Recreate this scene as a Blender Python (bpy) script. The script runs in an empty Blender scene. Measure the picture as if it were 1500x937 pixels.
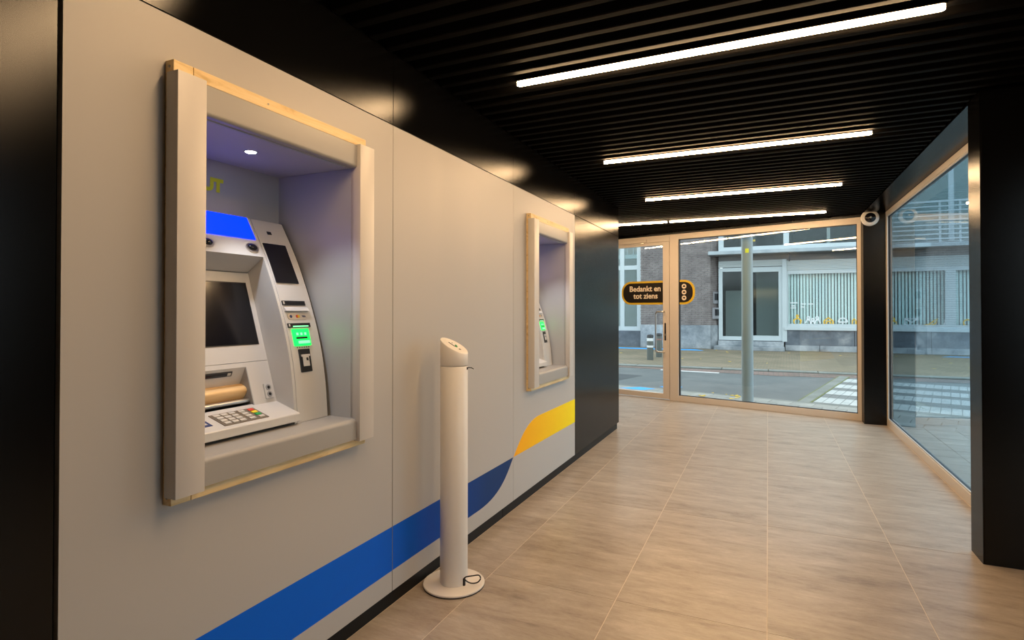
import bpy, bmesh, math, random
from mathutils import Vector, Matrix
random.seed(7)
S = bpy.context.scene
C = S.collection
PI = math.pi

# ------------------------------------------------------------------ camera
cd = bpy.data.cameras.new('camera')
cam = bpy.data.objects.new('camera', cd); C.objects.link(cam)
cam.location = (0, 0, 1.35)
cam.rotation_euler = (math.radians(90.6), 0, math.radians(24.4))
cd.sensor_width = 36; cd.lens = 36 * 827 / 1500
cd.shift_y = -22.2 / 1500
cd.clip_start = 0.02
S.camera = cam

# ------------------------------------------------------------------ sky and exposure
SKY = 3.1
LAMP = 108.0
w = bpy.data.worlds.new('overcast_sky'); S.world = w; w.use_nodes = True
bg = w.node_tree.nodes['Background']
bg.inputs[0].default_value = (0.88, 0.95, 1.0, 1); bg.inputs[1].default_value = SKY
S.view_settings.view_transform = 'Standard'; S.view_settings.look = 'None'
S.view_settings.exposure = 0.0; S.view_settings.gamma = 1; S.view_settings.use_curve_mapping = False
try:
    S.cycles.max_bounces = 10; S.cycles.transparent_max_bounces = 24; S.cycles.glossy_bounces = 6
    S.cycles.sample_clamp_indirect = 6
except Exception: pass

# ------------------------------------------------------------------ materials
def mat(name, col, rough=.5, metal=0., spec=.5, emit=None, estr=0., coat=0.):
    m = bpy.data.materials.new(name); m.use_nodes = True
    b = m.node_tree.nodes['Principled BSDF']
    b.inputs['Base Color'].default_value = (*col, 1); b.inputs['Roughness'].default_value = rough
    b.inputs['Metallic'].default_value = metal; b.inputs['Specular IOR Level'].default_value = spec
    b.inputs['Coat Weight'].default_value = coat
    if emit:
        b.inputs['Emission Color'].default_value = (*emit, 1); b.inputs['Emission Strength'].default_value = estr
    return m
def nodes(m): return m.node_tree.nodes, m.node_tree.links, m.node_tree.nodes['Principled BSDF']
def noisy(m, stops, scale=(1, 1, 1), nscale=4, detail=8, rough=.6, bump=0., distort=0., rvar=None, perobj=0.):
    """colour ramp over object-space noise"""
    N, L, B = nodes(m)
    tc = N.new('ShaderNodeTexCoord'); mp = N.new('ShaderNodeMapping'); mp.inputs['Scale'].default_value = scale
    L.new(tc.outputs['Object'], mp.inputs[0])
    vec = mp.outputs[0]
    if perobj:
        oi = N.new('ShaderNodeObjectInfo'); ad = N.new('ShaderNodeVectorMath'); ad.operation = 'MULTIPLY_ADD'
        cb = N.new('ShaderNodeCombineXYZ')
        for i in range(3): L.new(oi.outputs['Random'], cb.inputs[i])
        ad.inputs[1].default_value = (perobj, perobj * 1.7, perobj * .6)
        L.new(cb.outputs[0], ad.inputs[0]); L.new(vec, ad.inputs[2]); vec = ad.outputs[0]
    nz = N.new('ShaderNodeTexNoise'); nz.inputs['Scale'].default_value = nscale
    nz.inputs['Detail'].default_value = detail; nz.inputs['Roughness'].default_value = rough
    nz.inputs['Distortion'].default_value = distort
    L.new(vec, nz.inputs['Vector'])
    cr = N.new('ShaderNodeValToRGB'); e = cr.color_ramp.elements
    while len(e) < len(stops): e.new(.5)
    for k, (p, c) in enumerate(stops): e[k].position = p; e[k].color = (*c, 1)
    L.new(nz.outputs['Fac'], cr.inputs[0]); L.new(cr.outputs[0], B.inputs['Base Color'])
    if bump:
        bp = N.new('ShaderNodeBump'); bp.inputs['Strength'].default_value = bump; bp.inputs['Distance'].default_value = .004
        L.new(nz.outputs['Fac'], bp.inputs['Height']); L.new(bp.outputs[0], B.inputs['Normal'])
    if rvar:
        mr = N.new('ShaderNodeMapRange'); mr.inputs['To Min'].default_value = rvar[0]; mr.inputs['To Max'].default_value = rvar[1]
        L.new(nz.outputs['Fac'], mr.inputs[0]); L.new(mr.outputs[0], B.inputs['Roughness'])
    return m
def brickmat(name, c1, c2, mortar, bw, bh, rough=.8, rot=0., off=.5, ms=.012):
    m = mat(name, c1, rough); N, L, B = nodes(m)
    tc = N.new('ShaderNodeTexCoord'); mp = N.new('ShaderNodeMapping'); mp.inputs['Rotation'].default_value = (0, 0, rot)
    L.new(tc.outputs['Object'], mp.inputs[0])
    bt = N.new('ShaderNodeTexBrick'); bt.offset = off
    bt.inputs['Color1'].default_value = (*c1, 1); bt.inputs['Color2'].default_value = (*c2, 1); bt.inputs['Mortar'].default_value = (*mortar, 1)
    bt.inputs['Scale'].default_value = 1; bt.inputs['Mortar Size'].default_value = ms
    bt.inputs['Brick Width'].default_value = bw; bt.inputs['Row Height'].default_value = bh
    L.new(mp.outputs[0], bt.inputs[0])
    nz = N.new('ShaderNodeTexNoise'); nz.inputs['Scale'].default_value = .9; nz.inputs['Detail'].default_value = 6
    L.new(tc.outputs['Object'], nz.inputs['Vector'])
    mx = N.new('ShaderNodeMix'); mx.data_type = 'RGBA'; mx.blend_type = 'MULTIPLY'; mx.inputs[0].default_value = .6
    cr = N.new('ShaderNodeValToRGB'); cr.color_ramp.elements[0].position = .3; cr.color_ramp.elements[0].color = (.45, .5, .42, 1)
    cr.color_ramp.elements[1].position = .65; cr.color_ramp.elements[1].color = (1, 1, 1, 1)
    L.new(nz.outputs['Fac'], cr.inputs[0]); L.new(bt.outputs['Color'], mx.inputs[6]); L.new(cr.outputs[0], mx.inputs[7])
    L.new(mx.outputs[2], B.inputs['Base Color'])
    return m
def ramp_y(name, y0, y1, stops, rough=.5):
    """printed colour gradient along the wall (object Y)"""
    m = mat(name, stops[0][1], rough, spec=.15); N, L, B = nodes(m)
    tc = N.new('ShaderNodeTexCoord'); sp = N.new('ShaderNodeSeparateXYZ'); L.new(tc.outputs['Object'], sp.inputs[0])
    mr = N.new('ShaderNodeMapRange'); mr.inputs['From Min'].default_value = y0; mr.inputs['From Max'].default_value = y1
    L.new(sp.outputs['Y'], mr.inputs[0])
    cr = N.new('ShaderNodeValToRGB'); e = cr.color_ramp.elements
    while len(e) < len(stops): e.new(.5)
    for k, (p, c) in enumerate(stops): e[k].position = p; e[k].color = (*c, 1)
    L.new(mr.outputs[0], cr.inputs[0]); L.new(cr.outputs[0], B.inputs['Base Color'])
    return m
def glass(name, tint, f0=.08, ro=0.):
    """clear pane: transmission with a Schlick mirror term, the same from both sides"""
    m = bpy.data.materials.new(name); m.use_nodes = True
    N, L = m.node_tree.nodes, m.node_tree.links; N.clear()
    out = N.new('ShaderNodeOutputMaterial'); mix = N.new('ShaderNodeMixShader')
    tr = N.new('ShaderNodeBsdfTransparent'); tr.inputs[0].default_value = (*tint, 1)
    gl = N.new('ShaderNodeBsdfGlossy'); gl.inputs['Roughness'].default_value = ro
    ge = N.new('ShaderNodeNewGeometry'); dt = N.new('ShaderNodeVectorMath'); dt.operation = 'DOT_PRODUCT'
    L.new(ge.outputs['Normal'], dt.inputs[0]); L.new(ge.outputs['Incoming'], dt.inputs[1])
    def mth(op, a, b=None):
        n = N.new('ShaderNodeMath'); n.operation = op
        if isinstance(a, float): n.inputs[0].default_value = a
        else: L.new(a, n.inputs[0])
        if b is not None:
            if isinstance(b, float): n.inputs[1].default_value = b
            else: L.new(b, n.inputs[1])
        return n.outputs[0]
    ab = mth('ABSOLUTE', dt.outputs['Value']); p5 = mth('POWER', mth('SUBTRACT', 1.0, ab), 5.0)
    fr = mth('ADD', mth('MULTIPLY', p5, 1.0 - f0), f0)
    L.new(fr, mix.inputs[0]); L.new(tr.outputs[0], mix.inputs[1]); L.new(gl.outputs[0], mix.inputs[2])
    L.new(mix.outputs[0], out.inputs[0])
    return m

def satin(name, col, rough, f0):
    """lacquered sheet: dark body colour under a soft, tight-edged gloss"""
    m = bpy.data.materials.new(name); m.use_nodes = True
    N, L = m.node_tree.nodes, m.node_tree.links; N.clear()
    out = N.new('ShaderNodeOutputMaterial'); mix = N.new('ShaderNodeMixShader'); df = N.new('ShaderNodeBsdfDiffuse'); gl = N.new('ShaderNodeBsdfGlossy')
    df.inputs[0].default_value = (*col, 1); gl.distribution = 'BECKMANN'; gl.inputs['Roughness'].default_value = rough
    lw = N.new('ShaderNodeLayerWeight'); lw.inputs[0].default_value = .5
    pw = N.new('ShaderNodeMath'); pw.operation = 'POWER'; pw.inputs[1].default_value = 4.0; L.new(lw.outputs['Facing'], pw.inputs[0])
    ma = N.new('ShaderNodeMath'); ma.operation = 'MULTIPLY_ADD'; ma.inputs[1].default_value = .42; ma.inputs[2].default_value = f0; L.new(pw.outputs[0], ma.inputs[0])
    L.new(ma.outputs[0], mix.inputs[0]); L.new(df.outputs[0], mix.inputs[1]); L.new(gl.outputs[0], mix.inputs[2]); L.new(mix.outputs[0], out.inputs[0])
    return m
M = {}
M['wall_grey'] = mat('wall_grey', (.47, .45, .43), .45, spec=.3)
M['black_panel'] = satin('black_panel', (.003, .003, .0032), .26, .036)
M['black_matt'] = mat('black_matt', (.003, .003, .003), .5, spec=.15)
M['slat'] = mat('slat_black', (.0035, .0032, .003), .6, spec=.03)
M['skirting'] = mat('skirting_black', (.006, .0055, .005), .5, spec=.2)
M['grout'] = mat('grout', (.68, .60, .50), .8)
M['tile'] = noisy(mat('floor_tile', (.4, .3, .2), .38), [(.34, (.225, .18, .14)), (.455, (.345, .285, .228)), (.55, (.405, .345, .282)), (.70, (.53, .47, .40))],
                  scale=(.9, 3.3, 1), nscale=2.6, detail=15, rough=.80, distort=.2, bump=.10, rvar=(.40, .24), perobj=9)
M['alu_beige'] = mat('beige_aluminium', (.64, .57, .50), .42, spec=.5)
M['trim_beige'] = mat('beige_coated_metal', (.60, .565, .53), .42)
M['trim_shaded'] = mat('shaded_grey_metal', (.35, .335, .315), .38)  # grey trim; dimmer light on header and sill is put into this colour
M['liner'] = mat('grey_liner', (.43, .43, .43), .38)
M['pine'] = noisy(mat('pine', (.7, .5, .26), .55), [(.3, (.58, .38, .15)), (.48, (.80, .59, .29)), (.7, (.88, .70, .42))], scale=(9, 1.1, 9), nscale=3, detail=6, distort=1.2, bump=.05)
M['screw'] = mat('screw_metal', (.35, .33, .3), .4, metal=1)
M['silver'] = mat('silver_plastic', (.60, .585, .565), .36)
M['silver_dark'] = mat('grey_plastic', (.34, .34, .345), .4)
M['screen'] = mat('dark_screen', (.006, .006, .009), .12)
M['dark_plastic'] = mat('dark_plastic', (.01, .01, .012), .3)
M['roller'] = noisy(mat('amber_glow_shutter', (.8, .55, .28), .4, metal=.25), [(.3, (.78, .47, .19)), (.7, (.95, .68, .36))], scale=(8, 1, 8), nscale=2)  # warm light on the metal shutter is put into its amber colour
M['steel'] = mat('brushed_steel', (.62, .60, .57), .28, metal=1)
M['keypad'] = mat('keypad_plate', (.20, .165, .125), .4, metal=.3)
M['key'] = mat('key_metal', (.60, .57, .52), .4)
for n, c in dict(red=(.75, .05, .03), yellow=(.9, .68, .02), green=(.02, .38, .09)).items(): M[n] = mat('key_' + n, c, .4)
M['blue_screen'] = mat('blue_display', (.0, .0, .02), .3, emit=(.0, .022, 1.0), estr=3.0)
M['green_glow'] = mat('green_glow', (.0, .3, .06), .3, emit=(.004, 1.0, .085), estr=2.0)
M['green_pale'] = mat('green_glow_pale', (.2, .6, .3), .3, emit=(.20, 1.0, .38), estr=1.3)
M['led_white'] = mat('led_white', (1, 1, 1), .3, emit=(.86, .92, 1.0), estr=30)
M['lamp'] = mat('warm_diffuser', (1, .9, .7), .4, emit=(1.0, .65, .34), estr=LAMP)
M['lime_text'] = mat('lime_lettering', (.75, .75, .03), .5)
M['blue_card'] = mat('card_print_blue', (.02, .04, .16), .4)
M['white'] = mat('white_coat', (.80, .765, .72), .35)
M['white_base'] = mat('white_base', (.80, .75, .70), .4)
M['rubber'] = mat('black_rubber', (.01, .01, .01), .6)
M['print_green'] = mat('print_green', (.05, .32, .12), .5)
M['print_grey'] = mat('print_grey', (.12, .13, .13), .5)
M['stripe_blue'] = ramp_y('stripe_blue', .8, 3.47, [(0, (.0, .125, .72)), (.45, (.0, .12, .70)), (.66, (.0, .06, .36)), (.85, (.004, .042, .18)), (1, (.008, .038, .14))])
M['stripe_yellow'] = ramp_y('stripe_yellow', 3.47, 4.8, [(0, (.98, .42, .002)), (.5, (.97, .58, .002)), (1, (.96, .76, .004))])
M['sign_gold'] = mat('sign_gold', (.64, .42, .025), .45)
M['sign_black'] = mat('sign_black', (.012, .009, .008), .4)
M['sign_text'] = mat('sign_lettering', (.78, .66, .52), .5)
M['glass'] = glass('clear_glass', (.90, .95, .96), .045)
M['glass_blue'] = glass('bluish_glass', (.72, .86, .93), .06)
M['glass_far'] = glass('shop_glass', (.90, .95, .95), .018, .10)
M['gasket'] = mat('black_gasket', (.008, .008, .01), .5)
M['gasket_light'] = mat('pale_gasket', (.55, .56, .56), .5)
# outdoors
M['asphalt'] = noisy(mat('asphalt', (.12, .13, .13), .75), [(.3, (.095, .108, .11)), (.7, (.165, .172, .168))], nscale=1.1, detail=9, rough=.7)
M['asphalt_dark'] = noisy(mat('asphalt_patch', (.05, .055, .06), .75), [(.3, (.045, .05, .055)), (.7, (.07, .078, .08))], nscale=3)
M['pave_far'] = brickmat('brown_brick_paving', (.36, .27, .18), (.27, .215, .145), (.14, .13, .085), .22, .11, .8, math.radians(20))
M['pave_red'] = brickmat('red_gutter_bricks', (.30, .18, .15), (.24, .16, .14), (.15, .13, .11), .2, .1)
M['paver'] = noisy(mat('concrete_paver', (.4, .4, .37), .7), [(.3, (.27, .275, .255)), (.7, (.43, .425, .39))], nscale=2.2, perobj=5)
M['kerb'] = noisy(mat('kerb_stone', (.3, .32, .3), .7), [(.3, (.20, .22, .19)), (.7, (.38, .40, .37))], nscale=1.6)
M['moss'] = noisy(mat('moss', (.16, .2, .06), .9), [(.3, (.10, .12, .05)), (.7, (.22, .25, .08))], nscale=6)
M['sett_white'] = noisy(mat('white_painted_sett', (.72, .75, .74), .6), [(.3, (.42, .45, .44)), (.6, (.55, .57, .56))], nscale=3, perobj=4)
M['sett_grey'] = noisy(mat('grey_sett', (.17, .19, .19), .7), [(.3, (.13, .145, .145)), (.7, (.21, .225, .22))], nscale=2)
M['paint_blue'] = mat('blue_road_paint', (.02, .33, .78), .6)
M['paint_yellow'] = mat('yellow_leaf', (.75, .5, .03), .6)
M['paint_white'] = mat('white_road_paint', (.62, .62, .6), .6)
M['brick'] = noisy(mat('grey_brown_brick', (.2, .17, .155), .85), [(.32, (.16, .135, .13)), (.5, (.235, .20, .19)), (.7, (.32, .28, .265))], nscale=4.5, detail=4)
M['mortar'] = mat('mortar', (.55, .54, .52), .9)
M['bluestone'] = noisy(mat('bluestone', (.3, .36, .4), .6), [(.32, (.13, .155, .18)), (.5, (.29, .325, .35)), (.68, (.50, .53, .55))], nscale=1.5, detail=9, rough=.7)
M['bluestone_dark'] = noisy(mat('dark_bluestone', (.14, .17, .21), .5), [(.34, (.06, .075, .095)), (.55, (.135, .16, .19)), (.70, (.32, .34, .35))], nscale=1.4, detail=9, rough=.7)
M['frame_white'] = mat('white_window_frame', (.56, .63, .65), .45)
M['shutter'] = mat('shutter_box', (.52, .58, .58), .5)
M['canopy'] = noisy(mat('canopy_concrete', (.42, .49, .52), .6), [(.3, (.30, .36, .39)), (.7, (.48, .54, .57))], nscale=2)
M['canopy_dark'] = mat('canopy_underside', (.19, .19, .19), .6)
M['blind'] = mat('vertical_blind', (.78, .86, .84), .6)
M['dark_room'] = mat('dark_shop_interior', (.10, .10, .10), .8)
M['room_wall'] = mat('shop_inner_wall', (.34, .36, .35), .8)
M['post_grey'] = mat('galvanised_post', (.34, .42, .46), .45)
M['sticker_yellow'] = mat('sticker_yellow', (.75, .80, .03), .5)
M['bollard'] = mat('dark_green_bollard', (.075, .085, .075), .5)
M['band_white'] = mat('white_reflective_band', (.78, .8, .8), .4)
M['box_grey'] = mat('grey_letterbox', (.22, .22, .23), .4)
M['decal_yellow'] = mat('decal_yellow', (.88, .52, .02), .5)
M['decal_white'] = mat('decal_white', (.85, .88, .9), .5)
M['rail'] = mat('balcony_rail', (.55, .62, .65), .35, metal=.3)
M['upper_wall'] = mat('pale_render', (.50, .60, .66), .6)
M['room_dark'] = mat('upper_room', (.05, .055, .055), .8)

def albedo(names, k):
    for n in names:
        N_ = M[n].node_tree.nodes
        for nd in N_:
            if nd.type == 'VALTORGB' and nd.outputs[0].links and nd.outputs[0].links[0].to_node.type == 'BSDF_PRINCIPLED':
                for e in nd.color_ramp.elements: e.color = (*[c * k for c in e.color[:3]], 1)
            sk = {'BSDF_PRINCIPLED': ['Base Color'], 'TEX_BRICK': ['Color1', 'Color2', 'Mortar']}.get(nd.type, [])
            for q in sk: nd.inputs[q].default_value = (*[c * k for c in nd.inputs[q].default_value[:3]], 1)
albedo(['asphalt', 'asphalt_dark', 'paver', 'kerb', 'moss', 'sett_white', 'sett_grey', 'mortar', 'brick', 'bluestone', 'bluestone_dark', 'frame_white', 'shutter',
        'canopy', 'canopy_dark', 'post_grey', 'band_white', 'rail', 'upper_wall', 'decal_white', 'decal_yellow', 'pave_red'], .76)
albedo(['room_wall', 'blind'], .9); albedo(['pave_far'], .72); albedo(['kerb'], .7)
# ------------------------------------------------------------------ helpers
def box(bm, x0, x1, y0, y1, z0, z1, bev=0., seg=2):
    mm = Matrix.Translation(((x0 + x1) / 2, (y0 + y1) / 2, (z0 + z1) / 2)) @ Matrix.Diagonal((abs(x1 - x0), abs(y1 - y0), abs(z1 - z0), 1))
    r = bmesh.ops.create_cube(bm, size=1, matrix=mm)
    if bev:
        es = list({e for v in r['verts'] for e in v.link_edges})
        bmesh.ops.bevel(bm, geom=es, offset=bev, segments=seg, affect='EDGES', profile=.5)
    return bm
def B(*a, **k): return box(bmesh.new(), *a, **k)
def prism(bm, pts, lo, hi, axis='y'):
    """extrude a 2-D outline; axis y: (x,z), z: (x,y), x: (y,z)"""
    def P(p, t): return {'y': (p[0], t, p[1]), 'z': (p[0], p[1], t), 'x': (t, p[0], p[1])}[axis]
    a = [bm.verts.new(P(p, lo)) for p in pts]; b = [bm.verts.new(P(p, hi)) for p in pts]
    n = len(pts)
    fs = [bm.faces.new(a), bm.faces.new(b[::-1])]
    for i in range(n): fs.append(bm.faces.new((a[i], b[i], b[(i + 1) % n], a[(i + 1) % n])))
    bmesh.ops.recalc_face_normals(bm, faces=fs)
    return bm
def tube(bm, pts, r, n=10, cap=True):
    pts = [Vector(p) for p in pts]; rings = []
    for i, p in enumerate(pts):
        d = (pts[min(i + 1, len(pts) - 1)] - pts[max(i - 1, 0)]).normalized()
        u = d.cross(Vector((0, 0, 1)))
        if u.length < .05: u = d.cross(Vector((0, 1, 0)))
        u.normalize(); v = u.cross(d)
        rings.append([bm.verts.new(p + r * (math.cos(2 * PI * k / n) * u + math.sin(2 * PI * k / n) * v)) for k in range(n)])
    fs = []
    for a, b in zip(rings, rings[1:]):
        for k in range(n): fs.append(bm.faces.new((a[k], a[(k + 1) % n], b[(k + 1) % n], b[k])))
    if cap: fs += [bm.faces.new(rings[0]), bm.faces.new(rings[-1][::-1])]
    bmesh.ops.recalc_face_normals(bm, faces=fs)
    return bm
def lathe(bm, prof, cx, cy, n=32, ax=None):
    rings = []
    for (r, z) in prof:
        r = max(r, 1e-4)
        rings.append([bm.verts.new((cx + r * math.cos(2 * PI * k / n), cy + r * math.sin(2 * PI * k / n), z)) for k in range(n)])
    fs = []
    for a, b in zip(rings, rings[1:]):
        for k in range(n): fs.append(bm.faces.new((a[k], a[(k + 1) % n], b[(k + 1) % n], b[k])))
    fs += [bm.faces.new(rings[0]), bm.faces.new(rings[-1])]
    bmesh.ops.recalc_face_normals(bm, faces=fs)
    return bm
class Fr:
    """a tilted work plane: a runs along Y, b along 'up', n along the outward normal"""
    def __init__(s, o, up, a=(0, 1, 0)):
        s.o = Vector(o); s.a = Vector(a).normalized(); s.b = Vector(up).normalized(); s.n = s.a.cross(s.b)
    def p(s, a, b, n): return s.o + s.a * a + s.b * b + s.n * n
    def box(s, bm, a0, a1, b0, b1, n0, n1, bev=0.):
        m = Matrix((s.a, s.b, s.n)).transposed().to_4x4(); m.translation = s.o
        t = bmesh.new(); box(t, a0, a1, b0, b1, n0, n1, bev); t.transform(m)
        me = bpy.data.meshes.new('tmp'); t.to_mesh(me); t.free(); bm.from_mesh(me); bpy.data.meshes.remove(me)
        return bm
    def outline(s, bm, pts, n0, n1):
        a = [bm.verts.new(s.p(x, y, n0)) for x, y in pts]; b = [bm.verts.new(s.p(x, y, n1)) for x, y in pts]
        n = len(pts); fs = [bm.faces.new(a), bm.faces.new(b[::-1])]
        for i in range(n): fs.append(bm.faces.new((a[i], b[i], b[(i + 1) % n], a[(i + 1) % n])))
        bmesh.ops.recalc_face_normals(bm, faces=fs)
        return bm
ORG = {}
def obj(name, bm, m, parent=None, smooth=False, local=False):
    """link a bmesh as ONE object; bm is in world coordinates unless local"""
    me = bpy.data.meshes.new(name)
    if parent is not None and not local:
        bm.transform(Matrix.Translation(-ORG.get(parent, Vector((0, 0, 0)))))
    bm.to_mesh(me); bm.free()
    me.materials.append(m)
    if smooth:
        for p in me.polygons: p.use_smooth = True
        try: me.set_sharp_from_angle(angle=math.radians(40))
        except Exception: pass
    o = bpy.data.objects.new(name, me); C.objects.link(o)
    if parent is not None:
        o.parent = parent; ORG[o] = ORG.get(parent, Vector((0, 0, 0)))
    return o
def empty(name, loc=(0, 0, 0), rz=0.):
    o = bpy.data.objects.new(name, None); C.objects.link(o); o.location = loc; o.rotation_euler = (0, 0, rz)
    o.empty_display_size = .1; ORG[o] = Vector(loc)
    return o
def tag(o, label, cat, group=None):
    o['label'] = label; o['category'] = cat
    if group: o['group'] = group
    return o
def struct(o): o['kind'] = 'structure'; return o
def thing(name, label, cat, loc=(0, 0, 0), rz=0., group=None): return tag(empty(name, loc, rz), label, cat, group)
def text_mesh(body, size, bold=0., depth=.0006, align='CENTER', spacing=1.0):
    cu = bpy.data.curves.new('lettering', 'FONT'); cu.body = body; cu.size = size; cu.offset = bold
    cu.extrude = depth; cu.align_x = align; cu.align_y = 'CENTER'; cu.space_character = spacing; cu.resolution_u = 3
    o = bpy.data.objects.new('lettering', cu); C.objects.link(o)
    dg = bpy.context.evaluated_depsgraph_get(); dg.update()
    me = bpy.data.meshes.new_from_object(o.evaluated_get(dg))
    bpy.data.objects.remove(o); bm = bmesh.new(); bm.from_mesh(me); bpy.data.meshes.remove(me)
    return bm
def clip(poly, a, b, c):
    """keep the part of a polygon with a*x+b*y<=c"""
    out = []
    for i in range(len(poly)):
        p, q = poly[i], poly[(i + 1) % len(poly)]
        dp, dq = a * p[0] + b * p[1] - c, a * q[0] + b * q[1] - c
        if dp <= 0: out.append(p)
        if dp * dq < 0:
            t = dp / (dp - dq); out.append((p[0] + t * (q[0] - p[0]), p[1] + t * (q[1] - p[1])))
    return out
def area(p): return abs(sum(p[i][0] * p[(i + 1) % len(p)][1] - p[(i + 1) % len(p)][0] * p[i][1] for i in range(len(p)))) / 2

# ------------------------------------------------------------------ main dimensions
WX = -1.565            # face of the left wall panels
CZ = 2.53              # underside of the ceiling slats
FX, FY = 1.04, 8.07    # right foot of the front (street) window wall
FA = math.atan2(.273, -.962)
wd = Vector((math.cos(FA), math.sin(FA))); od = Vector((-math.sin(FA), math.cos(FA))) * -1   # along the wall, outwards
def fw(wv, d): return (FX + wd.x * wv + od.x * d, FY + wd.y * wv + od.y * d)
def front_y(x): return FY + (FX - x) * .2838

# ------------------------------------------------------------------ floor of tiles
floor = struct(empty('floor'))
obj('floor_base', prism(bmesh.new(), [(-3.1, -2.7), (2.6, -2.7), (2.6, 3.9), (1.33, 3.95), (1.33, 8.0), (1.06, 8.13), (-3.1, front_y(-3.1) + .06)], -.12, -.0012, 'z'), M['grout'], floor)
regions = [[(1, 0, 1.262), (-1, 0, 1.58), (0, -1, 2.6), (.273, .962, .273 * FX + .962 * FY)],
           [(1, 0, -1.58), (-1, 0, 3.0), (0, -1, -6.40), (.273, .962, .273 * FX + .962 * FY)],
           [(1, 0, 2.5), (-1, 0, -1.262), (0, 1, 3.9), (0, -1, 2.6)]]
g = .0019
for i in range(-5, 5):
    for j in range(-5, 6):
        x0, y0 = -.01 + .645 * i, 2.61 + 1.29 * j
        for R in regions:
            p = [(x0 + g, y0 + g), (x0 + .645 - g, y0 + g), (x0 + .645 - g, y0 + 1.29 - g), (x0 + g, y0 + 1.29 - g)]
            for a, b, c in R:
                p = clip(p, a, b, c)
                if not p: break
            if p and area(p) > .004: obj('tile', prism(bmesh.new(), p, -.001, 0, 'z'), M['tile'], floor)

# ------------------------------------------------------------------ ceiling of slats
ceil = struct(empty('ceiling', (0, 0, CZ)))
obj('ceiling_backing', prism(bmesh.new(), [(-3.1, -2.7), (2.6, -2.7), (2.6, 3.95), (1.33, 3.97), (1.33, 8.06), (1.06, 8.13), (-3.1, front_y(-3.1) + .06)], CZ + .05, CZ + .25, 'z'), M['black_matt'], ceil)
for k in range(104):
    y = -2.55 + .116 * k
    x0 = -3.0 if y > 6.45 else WX + .004
    x1 = 2.5 if y < 3.72 else 1.035
    lim = FX - (y + .04 - FY) / .2838 - .03
    x1 = min(x1, lim)
    if x1 - x0 < .1: continue
    pr = [(y - .036, CZ + .05), (y - .022, CZ + .004), (y - .016, CZ), (y + .016, CZ), (y + .022, CZ + .004), (y + .036, CZ + .05)]
    obj('slat', prism(bmesh.new(), pr, x0, x1, 'x'), M['slat'], ceil)
obj('soffit', prism(bmesh.new(), [(1.04, 3.99), (1.33, 3.99), (1.33, 7.95), (1.04, 7.95)], CZ - .012, CZ + .05, 'z'), M['black_panel'], ceil)

# ------------------------------------------------------------------ left wall
wl = struct(empty('wall_left'))
TH = .02
def hole_panel(y0, y1, z0, z1, hy0, hy1, hz0, hz1):
    bm = bmesh.new()
    for a in ((y0, hy0, z0, z1), (hy1, y1, z0, z1), (hy0, hy1, z0, hz0), (hy0, hy1, hz1, z1)): box(bm, WX - TH, WX, *a)
    bmesh.ops.remove_doubles(bm, verts=bm.verts, dist=1e-5)
    return bm
DY = 2.644; DZ2 = -.02
Z0, Z1 = .074, 2.20
s = .0022
obj('panel', hole_panel(.79 + .006, 2.129 - s, Z0, Z1, 1.12, 1.845, .835, 2.03), M['wall_grey'], wl)
obj('panel', B(WX - TH, WX, 2.129 + s, 3.472 - s, Z0, Z1), M['wall_grey'], wl)
obj('panel', hole_panel(3.472 + s, 4.801 - s, Z0, Z1, 1.12 + DY, 1.845 + DY, .835 + DZ2, 2.03 + DZ2), M['wall_grey'], wl)
for a, b in ((.79, 2.129), (2.129, 3.472), (3.472, 4.801), (4.801, 5.6), (5.6, 6.417)):
    obj('upper_panel', B(WX - TH, WX, a + s, b - s, Z1 + 2 * s, CZ + .05), M['black_panel'], wl)
obj('dark_panel', B(WX - TH, WX, 4.801 + s, 6.417, Z0, Z1 - s), M['black_panel'], wl)
obj('dark_panel', B(WX - TH, WX, -2.6, .79 - .006, Z0, CZ + .05), M['black_panel'], wl)
obj('end_panel', B(-3.0, WX - TH - .002, 6.397, 6.417, Z0, CZ + .05), M['black_panel'], wl)
core = bmesh.new()
box(core, -2.25, -2.0, -2.6, 6.39, -.1, CZ + .2)
for a, b in ((-2.6, 1.10), (1.865, 1.10 + DY), (1.865 + DY, 6.39)): box(core, -2.0, WX - TH - .006, a, b, .0, CZ + .05)
for d in (0, DY):
    box(core, -2.0, WX - TH - .006, 1.10 + d, 1.865 + d, .0, .79); box(core, -2.0, WX - TH - .006, 1.10 + d, 1.865 + d, 2.06, CZ + .05)
obj('wall_core', core, M['black_matt'], wl)
# printed stripes on the panels
bl = [(.79, .168), (2.93, .168)]
bez3 = lambda p0, p1, p2, p3, t: tuple((1 - t) ** 3 * a + 3 * (1 - t) ** 2 * t * b + 3 * (1 - t) * t * t * c + t ** 3 * d for a, b, c, d in zip(p0, p1, p2, p3))
bl = [(.80, .168)] + [bez3((2.98, .168), (3.25, .172), (3.36, .26), (3.468, .366), k / 14) for k in range(15)] + [(.80, .367)]
def cut(pts, a, b):
    p = clip(pts, 1, 0, b); return clip(p, -1, 0, -a)
for a, b in ((.797, 2.1265), (2.1315, 3.4695)):
    obj('blue_stripe', prism(bmesh.new(), cut(bl, a, b), WX - .0005, WX + .0008, 'x'), M['stripe_blue'], wl)
ye = [(3.4745, .366), (4.7985, .364), (4.7985, .568)] + [bez3((3.95, .568), (3.70, .568), (3.58, .45), (3.4745, .366), k / 14) for k in range(14)]
obj('yellow_stripe', prism(bmesh.new(), ye, WX - .0005, WX + .0008, 'x'), M['stripe_yellow'], wl)
bb = struct(empty('baseboard_left'))
for a, b in ((-2.6, .79), (.79, 3.34), (3.342, 6.405)): obj('skirting', B(-1.60, -1.583, a, b - .002, 0, Z0 - .001), M['skirting'], bb)
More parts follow.
